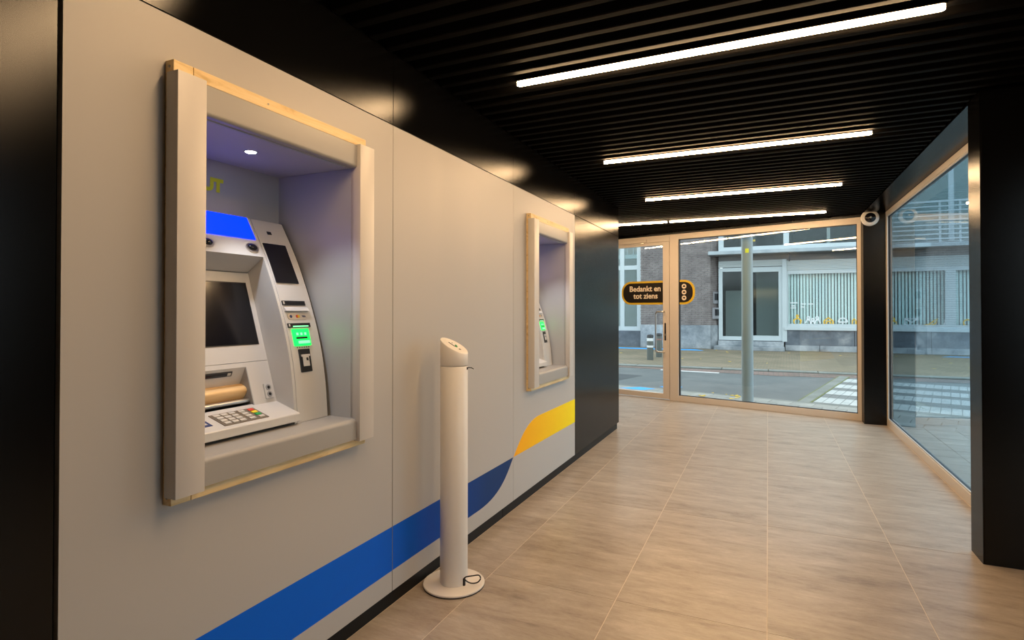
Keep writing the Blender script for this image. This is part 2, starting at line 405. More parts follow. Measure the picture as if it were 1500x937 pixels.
obj('skirting', B(-2.98, -1.584, 6.39, 6.403, 0, Z0 - .001), M['skirting'], bb)

# ------------------------------------------------------------------ remaining shell
bm = bmesh.new(); box(bm, 2.5, 2.6, -2.6, .45, -.1, CZ + .2); box(bm, 2.5, 2.6, 1.95, 3.99, -.1, CZ + .2); box(bm, 2.5, 2.6, .45, 1.95, -.1, 0); box(bm, 2.5, 2.6, .45, 1.95, 2.5, CZ + .2)
o = struct(obj('wall_right', bm, M['black_panel']))
w3 = struct(empty('window_3', (2.5, 1.20, 0)))      # unseen street window beside the camera, inferred and sized for its daylight
for a in ((.45, .50, 0, 2.5), (1.90, 1.95, 0, 2.5)): obj('jamb', B(2.51, 2.57, *a), M['alu_beige'], w3)
for a in ((.50, 1.90, 0, .08), (.50, 1.90, 2.42, 2.5)): obj('rail', B(2.51, 2.57, *a), M['alu_beige'], w3)
obj('pane', B(2.532, 2.538, .50, 1.90, .08, 2.42), M['glass'], w3)
o = struct(obj('wall_back', B(-1.6, 2.6, -2.75, -2.62, -.1, CZ + .2), M['black_panel']))
o = struct(obj('wall_side', B(-3.12, -3.0, 6.3, front_y(-3.1) + .1, -.1, CZ + .2), M['black_panel']))
pier = struct(empty('trim_1'))   # pier beside the right window
obj('pier_face', B(1.045, 2.5, 3.79, 3.985, 0, CZ + .04), M['black_panel'], pier)
obj('corner_strip', B(1.0385, 1.046, 3.792, 3.983, 0, CZ + .04), M['black_panel'], pier)
col = struct(empty('trim_2'))    # corner column between the two windows
obj('column', prism(bmesh.new(), [(1.04, 7.88), (1.30, 7.88), (1.30, 8.16), (1.055, 8.16), (1.04, 8.066)], -.02, CZ + .04, 'z'), M['black_panel'], col)

# ------------------------------------------------------------------ front window wall and door (local x along the wall, local y into the room)
def fbox(*a, **k): return B(*a, **k)
FT = 2.50
win = struct(empty('window_1', (FX, FY, 0), FA))
def fl(name, bm, m, parent, **k): return obj(name, bm, m, parent, local=True, **k)
fl('sill_rail', B(.0, 2.491, -.07, 0, .0, .085, bev=.003), M['alu_beige'], win)
fl('head_rail', B(.0, 2.491, -.07, 0, 2.42, FT, bev=.003), M['alu_beige'], win)
fl('jamb', B(.0, .042, -.07, .002, .085, 2.42, bev=.002), M['alu_beige'], win)
fl('jamb', B(2.35, 2.489, -.07, .002, .0, FT, bev=.003), M['alu_beige'], win)
gk = bmesh.new(); box(gk, .042, 2.35, -.05, -.012, .085, .093); box(gk, .042, 2.35, -.05, -.012, 2.412, 2.42)
box(gk, .042, .052, -.05, -.012, .093, 2.412); box(gk, 2.336, 2.35, -.05, -.012, .093, 2.412)
fl('gasket', gk, M['gasket'], win)
fl('pane', B(.050, 2.338, -.039, -.034, .091, 2.414), M['glass'], win)
door = struct(empty('door_1', (FX, FY, 0), FA))
dw0, dw1 = 2.493, 3.56
fl('stile', B(dw0 + .004, dw0 + .106, -.065, -.002, .012, 2.40, bev=.003), M['alu_beige'], door)
fl('stile', B(dw1 - .106, dw1 - .004, -.065, -.002, .012, 2.40, bev=.003), M['alu_beige'], door)
fl('bottom_rail', B(dw0 + .106, dw1 - .106, -.065, -.004, .012, .092, bev=.002), M['alu_beige'], door)
fl('top_rail', B(dw0 + .106, dw1 - .106, -.065, -.004, 2.355, 2.40, bev=.002), M['alu_beige'], door)
fl('pane', B(dw0 + .10, dw1 - .10, -.039, -.034, .088, 2.36), M['glass'], door)
hp = []
for k in range(7):
    a = PI / 2 * k / 6; hp.append((2.69 - .05 * math.sin(a) - 0 + 0, .03 + .0, 1.34))
R_ = .035; hx0, hx1 = 2.575, 2.690
hpts = [(hx0, -.004, 1.335), (hx0, .045, 1.335), (hx0 + .02, .055, 1.335)]
hpts += [(hx1 - R_ + R_ * math.sin(PI / 2 * k / 6), .055, 1.335 - R_ + R_ * math.cos(PI / 2 * k / 6)) for k in range(7)]
hpts += [(hx1 - R_ + R_ * math.cos(PI / 2 * k / 6), .055, .725 + R_ - R_ * math.sin(PI / 2 * k / 6)) for k in range(7)]
hpts += [(hx0 + .02, .055, .725), (hx0, .045, .725), (hx0, -.004, .725)]
h_ = fl('handle', tube(bmesh.new(), hpts, .0125, 12), M['steel'], door, smooth=True); h_['label'] = 'brushed steel tubular pull handle'
lk = bmesh.new(); box(lk, 2.548, 2.572, -.003, .004, .90, 1.165, bev=.003)
lo = fl('lock_plate', lk, M['dark_plastic'], door); lo['label'] = 'narrow black lock plate'
fl('lock_cylinder', B(2.553, 2.567, .003, .010, .97, 1.0, bev=.003), M['steel'], lo)
fr = struct(empty('trim_3', (FX, FY, 0), FA))     # fixed frame round the door and beyond
fl('head_rail', B(dw0, 4.19, -.07, 0, 2.404, FT, bev=.003), M['alu_beige'], fr)
fl('post', B(dw1, dw1 + .10, -.07, 0, 0, 2.404, bev=.003), M['alu_beige'], fr)
fl('post', B(4.10, 4.19, -.07, 0, 0, 2.404, bev=.003), M['alu_beige'], fr)
fl('sill_rail', B(dw1 + .10, 4.10, -.07, 0, 0, .085, bev=.003), M['alu_beige'], fr)
fl('pane', B(dw1 + .095, 4.105, -.044, -.030, .08, 2.41), M['glass'], fr)
fl('head_panel', B(.0, 4.19, -.10, -.02, FT + .002, CZ + .06), M['black_panel'], fr)
t = thing('door_closer', 'slim beige door closer on the head rail above the glass door', 'door closer', tuple(fw(3.2, 0)) + (2.40,), FA)
fl('closer_body', B(-.34, .10, .001, .028, .005, .055, bev=.006), M['alu_beige'], t)
fl('closer_arm', B(-.30, -.05, .010, .022, -.012, .003, bev=.003), M['steel'], t)
# signs fixed on the two panes
def rrect_end(w0, w1, z0, z1, r, right_round=False, n=8):
    """outline with only the far (w1) or near (w0) end rounded"""
    p = []
    if right_round:   # rounded at w0
        p += [(w1, z0), (w1, z1)]
        p += [(w0 + r - r * math.sin(PI / 2 * k / n), z1 - r + r * math.cos(PI / 2 * k / n)) for k in range(n + 1)]
        p += [(w0 + r - r * math.cos(PI / 2 * k / n), z0 + r - r * math.sin(PI / 2 * k / n)) for k in range(n + 1)]
    else:
        p += [(w0, z1), (w0, z0)]
        p += [(w1 - r + r * math.sin(PI / 2 * k / n), z0 + r - r * math.cos(PI / 2 * k / n)) for k in range(n + 1)]
        p += [(w1 - r + r * math.cos(PI / 2 * k / n), z1 - r + r * math.sin(PI / 2 * k / n)) for k in range(n + 1)]
    return p
sc = Fr((0, 0, 0), (0, 0, 1), (1, 0, 0))   # a = local x, b = z, n = -local y
def sgn(parent, name, pts, y0, y1, m): return fl(name, sc.outline(bmesh.new(), pts, -y0, -y1), m, parent)
SW = 3.0; t = thing('door_sign', 'black rounded sign with gold rim reading Bedankt en tot ziens on the door glass', 'sign', tuple(fw(SW, 0)) + (1.45,), FA)
sgn(t, 'sign_rim', [(a - SW, b - 1.45) for a, b in rrect_end(2.602, 3.312, 1.445, 1.81, .16)], -.029, -.017, M['sign_gold'])
sgn(t, 'sign_face', [(a - SW, b - 1.45) for a, b in rrect_end(2.602, 3.282, 1.475, 1.78, .135)], -.0175, -.0155, M['sign_black'])
for line, dz, ww in (('Bedankt en', .238, 2.905), ('tot ziens', .126, 2.895)):
    bm = text_mesh(line, .118, bold=.0028, depth=.0006)
    bm.transform(Matrix(((-1, 0, 0, ww - SW), (0, 0, 1, -.0150), (0, 1, 0, dz), (0, 0, 0, 1))))
    fl('lettering', bm, M['sign_text'], t)
SW2 = 2.22; t = thing('door_sign', 'black sign end with gold rim and three round symbols on the fixed glass', 'sign', tuple(fw(SW2, 0)) + (1.45,), FA)
sgn(t, 'sign_rim', [(a - SW2, b - 1.45) for a, b in rrect_end(2.105, 2.347, 1.445, 1.81, .16, True)], -.029, -.017, M['sign_gold'])
sgn(t, 'sign_face', [(a - SW2, b - 1.45) for a, b in rrect_end(2.135, 2.347, 1.475, 1.78, .135, True)], -.0175, -.0155, M['sign_black'])
for k, zz in enumerate((.265, .178, .091)):
    cx_ = 2.268 - SW2
    d_ = sgn(t, 'round_symbol', [(cx_ + .036 * math.cos(2 * PI * i / 20), zz + .036 * math.sin(2 * PI * i / 20)) for i in range(20)], -.0160, -.0148, M['sign_text'])
    gl = bmesh.new()
    if k == 0: shapes = [[(-.018, -.012), (.018, -.012), (.018, .004), (0, .018), (-.018, .004)]]
    elif k == 1: shapes = [[(-.02, -.012), (.02, -.012), (.02, .0), (.01, .012), (-.01, .012), (-.02, 0)]]
    else: shapes = [[(-.016, -.006), (.016, -.006), (.016, .014), (-.016, .014)], [(.004, -.006), (-.008, -.016), (-.008, -.006)]]
    for sh in shapes: sc.outline(gl, [(cx_ + a, zz + b) for a, b in sh], .0150, .0140)
    fl('pictogram', gl, M['sign_black'], d_)

# ------------------------------------------------------------------ right window
wr = struct(empty('window_2', (1.267, 4.0, 0)))
x0, x1 = 1.267, 1.325
obj('sill_rail', B(x0, x1, 3.987, 7.878, 0, .08, bev=.003), M['alu_beige'], wr)
obj('head_rail', B(x0, x1, 3.987, 7.878, 2.466, CZ - .014, bev=.003), M['alu_beige'], wr)
obj('jamb', B(x0, x1, 7.84, 7.878, .08, 2.466), M['alu_beige'], wr)
obj('jamb', B(x0, x1, 3.987, 4.03, .08, 2.466), M['alu_beige'], wr)
gk = bmesh.new()
box(gk, x0 + .012, x1 - .006, 4.03, 7.84, .08, .088); box(gk, x0 + .012, x1 - .006, 4.03, 7.84, 2.458, 2.466)
box(gk, x0 + .012, x1 - .006, 7.826, 7.84, .088, 2.458); obj('gasket', gk, M['gasket'], wr)
gk = bmesh.new(); box(gk, x0 + .006, x0 + .014, 4.03, 7.832, .08, .094); box(gk, x0 + .006, x0 + .014, 4.03, 7.832, 2.452, 2.466); box(gk, x0 + .006, x0 + .014, 7.822, 7.834, .094, 2.452)
obj('glazing_bead', gk, M['gasket_light'], wr)
obj('pane', B(x0 + .026, x0 + .031, 4.028, 7.828, .084, 2.462), M['glass_blue'], wr)

# ------------------------------------------------------------------ ceiling light bars
def stadium(x0, x1, y, r, n=6):
    p = [(x1 - r + r * math.sin(PI * k / n), y - r * math.cos(PI * k / n)) for k in range(n + 1)]
    p += [(x0 + r - r * math.sin(PI * k / n), y + r * math.cos(PI * k / n)) for k in range(n + 1)]
    return p
def light_bar(x0, x1, y, label):
    t = thing('ceiling_light', label, 'ceiling light', ((x0 + x1) / 2, y, CZ), group='warm light bars under the slatted ceiling')
    obj('housing', prism(bmesh.new(), stadium(x0 - .004, x1 + .004, y, .020), CZ - .006, CZ - .0005, 'z'), M['black_matt'], t)
    obj('diffuser', prism(bmesh.new(), stadium(x0, x1, y, .0165), CZ - .022, CZ - .006, 'z'), M['lamp'], t)
for y, lab in ((2.65, 'longest nearest warm light bar hanging under the black slats'), (4.335, 'second warm light bar from the camera under the black slats'),
               (5.99, 'third warm light bar from the camera under the black slats'), (7.59, 'farthest whole warm light bar, beside the glass front'),
               (1.30, 'warm light bar above the camera, outside the photograph')):
    light_bar(-1.172, .626, y, lab)
light_bar(-2.96, -1.205, 7.59, 'warm light bar running behind the black wall end, left of the farthest bar')

# ------------------------------------------------------------------ cash machine niche: timber, metal surround, liner
G1 = 'cash machine surrounds'
def niche():
    r = thing('machine_surround', 'large beige metal surround on pine battens round the nearest cash machine', 'surround', (WX, 1.478, .80), group=None)
    bx = lambda n, m, *a, **k: obj(n, B(*a, **k), m, r)
    wf = WX + .036
    b1 = bx('batten', M['pine'], WX, wf, 1.115, 1.891, 2.027, 2.063, bev=.0012)
    bx('batten', M['pine'], WX, wf, 1.115, 1.891, .80, .836, bev=.0012)
    b3 = bx('batten', M['pine'], WX, wf, 1.053, 1.113, .80, 2.063, bev=.0012)
    bx('batten', M['pine'], WX, wf, 1.846, 1.890, .837, 2.026, bev=.0012)
    for z in (.822, 2.045):
        obj('screw', tube(bmesh.new(), [(WX + .018, 1.0515, z), (WX + .018, 1.0545, z)], .004, 10), M['screw'], b3)
    obj('screw', tube(bmesh.new(), [(wf - .001, 1.385, 2.045), (wf + .001, 1.385, 2.045)], .0035, 10), M['screw'], b1)
    # posts: folded sheet channels
    def post(y0, y1):
        bm = bmesh.new(); box(bm, WX + .016, WX + .066, y0, y1, .824, 2.026, bev=.0022, seg=2)
        o = obj('post', bm, M['trim_beige'], r, smooth=True); return o
    post(1.045, 1.135); post(1.821, 1.910)
    # header with a rounded lower lip
    hd = [(WX + .002, 2.020), (WX + .050, 2.020)] + [(WX + .050 - .012 + .012 * math.cos(PI / 2 * k / 5), 1.942 - .012 * math.sin(PI / 2 * k / 5)) for k in range(6)] + [(WX + .002, 1.930)]
    obj('header', prism(bmesh.new(), hd, 1.136, 1.820), M['trim_shaded'], r, smooth=True)
    # sill with a rounded front edge
    rr = .018
    sl = [(-1.955, .839), (WX + .050, .832)] + [(WX + .050 - rr + rr * math.cos(PI / 2 * k / 6), .9155 - rr + rr * math.sin(PI / 2 * k / 6)) for k in range(7)] + [(-1.640, .9175), (-1.955, .918)]
    obj('sill', prism(bmesh.new(), sl, 1.136, 1.820), M['trim_shaded'], r, smooth=True)
    bx('liner_ceiling', M['liner'], -1.945, WX + .001, 1.125, 1.832, 1.930, 1.945)
    bx('liner_lip', M['liner'], WX + .016, WX + .020, 1.137, 1.819, 1.926, 1.931)
    bx('liner_back', M['liner'], -1.96, -1.945, 1.125, 1.832, .931, 1.945)
    bx('liner_side', M['liner'], -1.945, WX + .030, 1.821, 1.832, .845, 1.929)
    bx('liner_side', M['liner'], -1.945, WX + .030, 1.124, 1.135, .845, 1.929)
    bm = text_mesh('UT', .066, bold=.0042, depth=.0006)
    bm.transform(Matrix(((0, 0, 1, -1.9440), (1, 0, 0, 1.498), (0, 1, 0, 1.833), (0, 0, 0, 1))))
    obj('lettering', bm, M['lime_text'], r)
    d = obj('downlight', lathe(bmesh.new(), [(.020, 1.9285), (.026, 1.9280), (.027, 1.9305)], -1.719, 1.479, 24), M['steel'], r, smooth=True)
    obj('led', lathe(bmesh.new(), [(.0005, 1.9275), (.018, 1.9277), (.019, 1.9284)], -1.719, 1.479, 20), M['led_white'], d)
    return r
# ------------------------------------------------------------------ the cash machine
PT = [(1.745, -1.925), (1.716, -1.906), (1.64, -1.862), (1.564, -1.82), (1.49, -1.787), (1.422, -1.758), (1.345, -1.730), (1.272, -1.705), (1.158, -1.676), (1.05, -1.660), (.918, -1.649)]
def pf(z):
    for (a, b), (c, d) in zip(PT, PT[1:]):
        if c - 1e-6 <= z <= a + 1e-6: return b + (a - z) / (a - c) * (d - b)
    return PT[0][1] if z > PT[0][0] else PT[-1][1]
def pfs(z): return (pf(min(z + .03, 1.745)) + 2 * pf(z) + pf(max(z - .03, .918))) / 4
bzx = lambda z: -1.907 + (1.504 - z) * (.159 / .503)
def machine():
    r = thing('cash_machine', 'silver cash machine with blue header display in the nearest wall niche', 'cash machine', (-1.80, 1.478, .918))
    def loft(y0, y1, z0, z1, off, back, n=24):
        pr = [(pfs(z0 + (z1 - z0) * k / n) + off, z0 + (z1 - z0) * k / n) for k in range(n + 1)]
        return prism(bmesh.new(), [(back, z0)] + pr + [(back, z1)], y0, y1)
    colp = obj('side_console', loft(1.643, 1.803, .9185, 1.722, 0, -1.94), M['silver'], r, smooth=True)
    obj('edge_trim', loft(1.630, 1.6425, .9185, 1.722, -.003, -1.94), M['silver'], r, smooth=True)
    obj('left_cheek', loft(1.150, 1.172, .9185, 1.722, -.003, -1.94), M['silver'], r, smooth=True)
    obj('console_gasket', loft(1.8032, 1.8080, .9185, 1.724, -.002, -1.94), M['dark_plastic'], r)
    # header module with sloping underside
    n = 10; pr = [(pfs(1.563 + (1.722 - 1.563) * k / n), 1.563 + (1.722 - 1.563) * k / n) for k in range(n + 1)]
    hd = obj('header_module', prism(bmesh.new(), [(-1.94, 1.4935), (bzx(1.504), 1.504)] + pr + [(-1.94, 1.722)], 1.1725, 1.6295), M['silver'], r)
    def span(z0, z1): 
        a = Vector((pfs(z0), 0, z0)); b = Vector((pfs(z1), 0, z1)); return Fr(a, b - a), (b - a).length
    def piece(name, m, y0, y1, z0, z1, n0, n1, parent, bev=0.):
        f, L_ = span(z0, z1); return obj(name, f.box(bmesh.new(), y0, y1, 0, L_, -n0 if f.n.x < 0 else n0, -n1 if f.n.x < 0 else n1, bev), m, parent)
    dsp = piece('display', M['blue_screen'], 1.185, 1.6205, 1.631, 1.721, .0, .004, hd)
    piece('display_rim', M['white'], 1.6208, 1.6245, 1.629, 1.721, .0, .005, hd)
    for yc in (1.392, 1.588):
        f, L_ = span(1.575, 1.616); sg = -1 if f.n.x < 0 else 1
        bm = bmesh.new(); rings = []
        for rr, nn in ((.030, .001), (.029, .006), (.022, .006)):
            rings.append([bm.verts.new(f.p(yc + rr * math.cos(2 * PI * k / 20), L_ / 2 + rr * .66 * math.sin(2 * PI * k / 20), sg * nn)) for k in range(20)])
        for a, b in zip(rings, rings[1:]):
            for k in range(20): bm.faces.new((a[k], a[(k + 1) % 20], b[(k + 1) % 20], b[k]))
        bm.faces.new(rings[-1]); bmesh.ops.recalc_face_normals(bm, faces=bm.faces)
        cu = obj('camera_bezel', bm, M['steel'], hd, smooth=True)
        bm = bmesh.new(); rings = []
        for j in range(6):
            a_ = PI / 2 * j / 5; rr = .021 * math.cos(a_) + 1e-4
            rings.append([bm.verts.new(f.p(yc + rr * math.cos(2 * PI * k / 16), L_ / 2 + rr * .66 * math.sin(2 * PI * k / 16), sg * (.006 + .009 * math.sin(a_)))) for k in range(16)])
        for a, b in zip(rings, rings[1:]):
            for k in range(16): bm.faces.new((a[k], a[(k + 1) % 16], b[(k + 1) % 16], b[k]))
        bm.faces.new(rings[-1]); bmesh.ops.recalc_face_normals(bm, faces=bm.faces)
        obj('camera_dome', bm, M['screen'], cu, smooth=True)
    # main fascia: a tilted plane, with the hole of the cash slot
    f = Fr((bzx(1.0), 0, 1.0), (bzx(1.5) - bzx(1.0), 0, .5)); sg = 1 if f.n.x > 0 else -1
    k_ = math.hypot(.159, .503) / .503; b_ = lambda z: (z - 1.0) * k_
    def fb(bm, y0, y1, z0, z1, n0, n1, bev=0.):
        a, b = sorted((sg * n0, sg * n1)); return f.box(bm, y0, y1, b_(z0), b_(z1), a, b, bev)
    fs = bmesh.new(); fb(fs, 1.1725, 1.6295, 1.157, 1.500, -.03, 0); fascia = obj('fascia', fs, M['silver'], r)
    fs = bmesh.new(); fb(fs, 1.526, 1.6295, .995, 1.1555, -.03, 0); fb(fs, 1.1725, 1.200, .995, 1.1555, -.03, 0); fb(fs, 1.200, 1.526, 1.139, 1.1555, -.03, 0)
    lower = obj('lower_fascia', fs, M['silver'], r)
    sb = bmesh.new(); fb(sb, 1.196, 1.606, 1.219, 1.461, -.001, .0015); fr_ = obj('screen_frame', sb, M['dark_plastic'], fascia)
    sb = bmesh.new(); fb(sb, 1.200, 1.602, 1.223, 1.457, .0005, .0025); obj('touchscreen', sb, M['screen'], fascia)
    # cash slot: hood, shutter coloured with its amber glow, lip
    P = lambda z, dep: (bzx(z) + sg * 0 + f.n.x * sg * -dep, z + f.n.z * sg * -dep)
    hood = [P(1.139, .0), P(1.085, .052), P(1.085, .075), P(1.139, .075)]
    obj('slot_hood', prism(bmesh.new(), hood, 1.200, 1.526), M['silver'], r)
    sh = [P(1.088 - .055 * q, .048 - .030 * math.sin(PI * (q * .95 + .05))) for q in [i / 10 for i in range(11)]]
    obj('cash_shutter', prism(bmesh.new(), sh + [P(1.03, .08), P(1.085, .08)], 1.200, 1.522), M['roller'], r, smooth=True)
    lp = [P(1.030, .042)] + [P(1.021 + .010 * math.sin(PI * q / 6 + PI / 2) , .024 - .0 - .012 * math.cos(PI / 2 - PI * q / 6)) for q in range(7)] + [P(1.010, .07), P(1.03, .07)]
    obj('slot_lip', prism(bmesh.new(), lp, 1.200, 1.522), M['steel'], r, smooth=True)
    obj('slot_cheek', prism(bmesh.new(), [P(1.139, 0), P(1.139, .075), P(1.0, .075), P(1.0, 0)], 1.522, 1.526), M['silver_dark'], r)
    obj('slot_back', prism(bmesh.new(), [P(1.139, .078), P(1.139, .085), P(.99, .085), P(.99, .078)], 1.195, 1.53), M['dark_plastic'], r)
    fh = Fr((P(1.085, .052)[0], 0, P(1.085, .052)[1]), (P(1.139, 0)[0] - P(1.085, .052)[0], 0, P(1.139, 0)[1] - P(1.085, .052)[1])); s2 = 1 if fh.n.x > 0 else -1
    a = bmesh.new(); fh.box(a, 1.23, 1.468, .046, .064, min(0, s2 * .004), max(0, s2 * .004)); rs = obj('receipt_slot', a, M['dark_plastic'], r)
    a = bmesh.new(); fh.box(a, 1.245, 1.445, .0535, .0565, *sorted((s2 * .003, s2 * .0055))); obj('slot_mouth', a, M['screen'], rs)
    a = bmesh.new(); fh.box(a, 1.449, 1.462, .050, .060, *sorted((s2 * .003, s2 * .0055))); obj('slot_light', a, M['key'], rs)
    # headphone socket plate
    a = bmesh.new(); fb(a, 1.581, 1.617, 1.013, 1.068, -.001, .006, .001); jk = obj('socket_plate', a, M['silver'], lower)
    for zc in (1.053, 1.028):
        bm = bmesh.new()
        c0 = f.p(1.599, b_(zc), sg * .0055); nn = f.n * sg
        tube(bm, [c0, c0 + nn * .0025], .0115, 18); obj('socket', bm, M['silver_dark'], jk, smooth=True)
        bm = tube(bmesh.new(), [c0, c0 + nn * .0035], .006, 14); obj('socket_hole', bm, M['dark_plastic'], jk)
    # keypad shelf
    shx = [(-1.757, 1.0015), (-1.629, .9612), (-1.6265, .958), (-1.6265, .932), (-1.630, .9295), (-1.757, .9425)]
    sf = obj('keypad_shelf', prism(bmesh.new(), [(x, z + .006) if False else (x, z) for x, z in shx], 1.160, 1.6300), M['silver'], r)
    obj('shelf_foot', B(-1.90, -1.690, 1.20, 1.6295, .9185, .945), M['dark_plastic'], r)
    fk = Fr((-1.645, 0, .9666), (-1.745 + 1.645, 0, .0315)); s3 = 1 if fk.n.z > 0 else -1
    def kb(y0, y1, b0, b1, n0, n1, bev=0.): return fk.box(bmesh.new(), y0, y1, b0, b1, *sorted((s3 * n0, s3 * n1)), bev=bev)
    kp = obj('keypad', kb(1.318, 1.500, .0, .086, -.001, .0022), M['keypad'], sf)
    for c in range(5):
        y = 1.327 + c * .030 if c < 3 else 1.327 + .1 + (c - 3) * .040
        for q in range(4):
            b0 = .007 + q * .0195
            m = M['key']; y1 = y + .023
            if c == 4: m = (M['key'], M['green'], M['yellow'], M['red'])[q]; y1 = y + .022
            obj('key', kb(y, y1, b0, b0 + .013, .002, .005), m, kp)
    obj('card_print', kb(1.225, 1.287, .018, .056, -.0005, .0008), M['blue_card'], sf)
    obj('card_print_mark', kb(1.240, 1.277, .030, .042, .0006, .0012), M['key'], sf)
    # things on the side console
    piece('logo', M['dark_plastic'], 1.699, 1.720, 1.664, 1.676, .0, .0015, colp)
    scn = piece('privacy_screen', M['screen'], 1.650, 1.766, 1.461, 1.621, -.002, .0045, colp)
    a1 = piece('slot_unit', M['dark_plastic'], 1.648, 1.768, 1.371, 1.389, .0, .004, colp, .001)
    piece('slot_mouth', M['screen'], 1.665, 1.762, 1.3785, 1.382, .003, .0055, a1)
    piece('slot_mark', M['key'], 1.652, 1.658, 1.375, 1.386, .003, .0052, a1)
    lg = [(pfs(1.366) , 1.366), (pfs(1.366) + .010, 1.361), (pfs(1.352) + .014, 1.350), (pfs(1.352), 1.347)]
    obj('ledge', prism(bmesh.new(), lg, 1.650, 1.772), M['silver'], colp)
    ff, L_ = span(1.312, 1.342); sg2 = 1 if ff.n.x > 0 else -1
    st = [(1.672 + .013 * math.cos(PI / 2 + PI * k / 8), L_ / 2 + .013 * math.sin(PI / 2 + PI * k / 8)) for k in range(9)] + [(1.748 + .013 * math.cos(-PI / 2 + PI * k / 8), L_ / 2 + .013 * math.sin(-PI / 2 + PI * k / 8)) for k in range(9)]
    sk = obj('card_sticker', ff.outline(bmesh.new(), st, 0, sg2 * .0015), M['trim_beige'], colp)
    for yy, m in ((1.676, 'blue_card'), (1.7085, 'red'), (1.716, 'yellow')):
        obj('card_symbol', ff.outline(bmesh.new(), [(yy + .0065 * math.cos(2 * PI * k / 12), L_ / 2 + .0065 * math.sin(2 * PI * k / 12)) for k in range(12)], sg2 * .0012, sg2 * .0022), M[m], sk)
    bm = text_mesh('VISA', .0105, .0003, .0003)
    mm = Matrix((ff.a, ff.b, ff.n * sg2)).transposed().to_4x4(); mm.translation = ff.p(1.744, L_ / 2, sg2 * .0018); bm.transform(mm)
    obj('card_lettering', bm, M['blue_card'], sk)
    a2 = piece('slot_unit', M['dark_plastic'], 1.648, 1.766, 1.283, 1.300, .0, .004, colp, .001)
    piece('slot_glow', M['green_pale'], 1.672, 1.752, 1.2845, 1.289, .003, .0055, a2)
    piece('slot_mark', M['key'], 1.652, 1.658, 1.287, 1.297, .003, .0052, a2)
    gr = piece('card_reader', M['green_glow'], 1.662, 1.750, 1.211, 1.277, .0, .004, colp, .001)
    piece('card_mouth', M['dark_plastic'], 1.676, 1.734, 1.2375, 1.2455, .0035, .006, gr)
    for q in range(3): piece('card_arrow', M['green_pale'], 1.680 + q * .021, 1.690 + q * .021, 1.252, 1.262, .0035, .0055, gr)
    piece('card_tongue', M['green_pale'], 1.684, 1.742, 1.219, 1.230, .0035, .007, gr)
    for q in range(6): piece('dot', M['dark_plastic'], 1.674 + q * .012, 1.678 + q * .012, 1.203, 1.207, .0, .0012, colp)
    cl = piece('contactless_reader', M['dark_plastic'], 1.676, 1.735, 1.108, 1.198, .0, .005, colp, .002)
    piece('reader_card', M['silver'], 1.689, 1.722, 1.130, 1.172, .0045, .007, cl, .001)
    piece('reader_rim', M['silver'], 1.683, 1.728, 1.168, 1.176, .0045, .0075, cl)
    piece('reader_chip', M['dark_plastic'], 1.707, 1.716, 1.152, 1.163, .0065, .008, cl)
    return r
def copy_tree(o, parent=None):
    c = o.copy(); C.objects.link(c); c.parent = parent
    for ch in o.children: copy_tree(ch, c)
    return c
nch = niche(); mch = machine()
n2 = copy_tree(nch); n2.location = (WX, 1.478 + DY, .80 + DZ2)
n2['label'] = 'smaller looking far beige surround on pine battens above the yellow stripe'
m2 = copy_tree(mch); m2.location = (-1.80, 1.478 + DY, .918 + DZ2)
m2['label'] = 'far cash machine mostly hidden in the niche above the yellow stripe'
for o in (nch, n2): o['group'] = G1
for o in (mch, m2): o['group'] = 'cash machines in the wall niches'
for k in (0, 1):   # the LED downlights of the niches throw a cool pool of light
    ld = bpy.data.lights.new('downlight_beam', 'SPOT'); ld.energy = 15; ld.color = (.84, .90, 1.0); ld.spot_size = math.radians(84); ld.spot_blend = .75; ld.shadow_soft_size = .02
    lo = bpy.data.objects.new('downlight_beam', ld); C.objects.link(lo); lo.rotation_euler = (math.radians(8), math.radians(-16), 0); lo.location = (-1.719, 1.479 + k * DY, 1.920 + k * DZ2)

# ------------------------------------------------------------------ white charging pillar
px, py = -1.420, 2.435
t = thing('charging_pillar', 'white round pillar with slanted top on a disc base beside the wall', 'pillar', (px, py, 0))
obj('foot_ring', lathe(bmesh.new(), [(.146, 0), (.1505, .001), (.1505, .005), (.146, .006)], px, py, 56), M['rubber'], t)
obj('base_plate', lathe(bmesh.new(), [(.1500, .0055), (.1515, .0075), (.1515, .012), (.149, .0145), (.0005, .0148)], px, py, 64), M['white_base'], t, smooth=True)
obj('pillar_body', lathe(bmesh.new(), [(.067, .0145), (.068, .017), (.068, 1.074), (.066, 1.077)], px, py, 48), M['white'], t, smooth=True)
bm = bmesh.new(); n = 48; rg = []
top = lambda x, y: 1.178 - .56 * x
for rr, zz, in ((.066, 1.079), (.0685, 1.082)): rg.append([bm.verts.new((px + rr * math.cos(2 * PI * k / n), py + rr * math.sin(2 * PI * k / n), zz)) for k in range(n)])
for rr, dz in ((.0685, -.004), (.0672, 0.0), (.062, .0015)):
    rg.append([bm.verts.new((px + rr * math.cos(2 * PI * k / n), py + rr * math.sin(2 * PI * k / n), top(rr * math.cos(2 * PI * k / n), rr * math.sin(2 * PI * k / n)) + dz)) for k in range(n)])
for a, b in zip(rg, rg[1:]):
    for k in range(n): bm.faces.new((a[k], a[(k + 1) % n], b[(k + 1) % n], b[k]))
bm.faces.new(rg[-1]); bm.faces.new(rg[0][::-1]); bmesh.ops.recalc_face_normals(bm, faces=bm.faces)
head = obj('pillar_head', bm, M['white'], t, smooth=True)
nrm = Vector((.56, 0, 1)).normalized(); dn = Vector((1, 0, -.56)).normalized(); sd = nrm.cross(dn)
tp = Vector((px, py, 1.1798))
ic = lambda u, v: tp + sd * u + dn * v + nrm * .0006
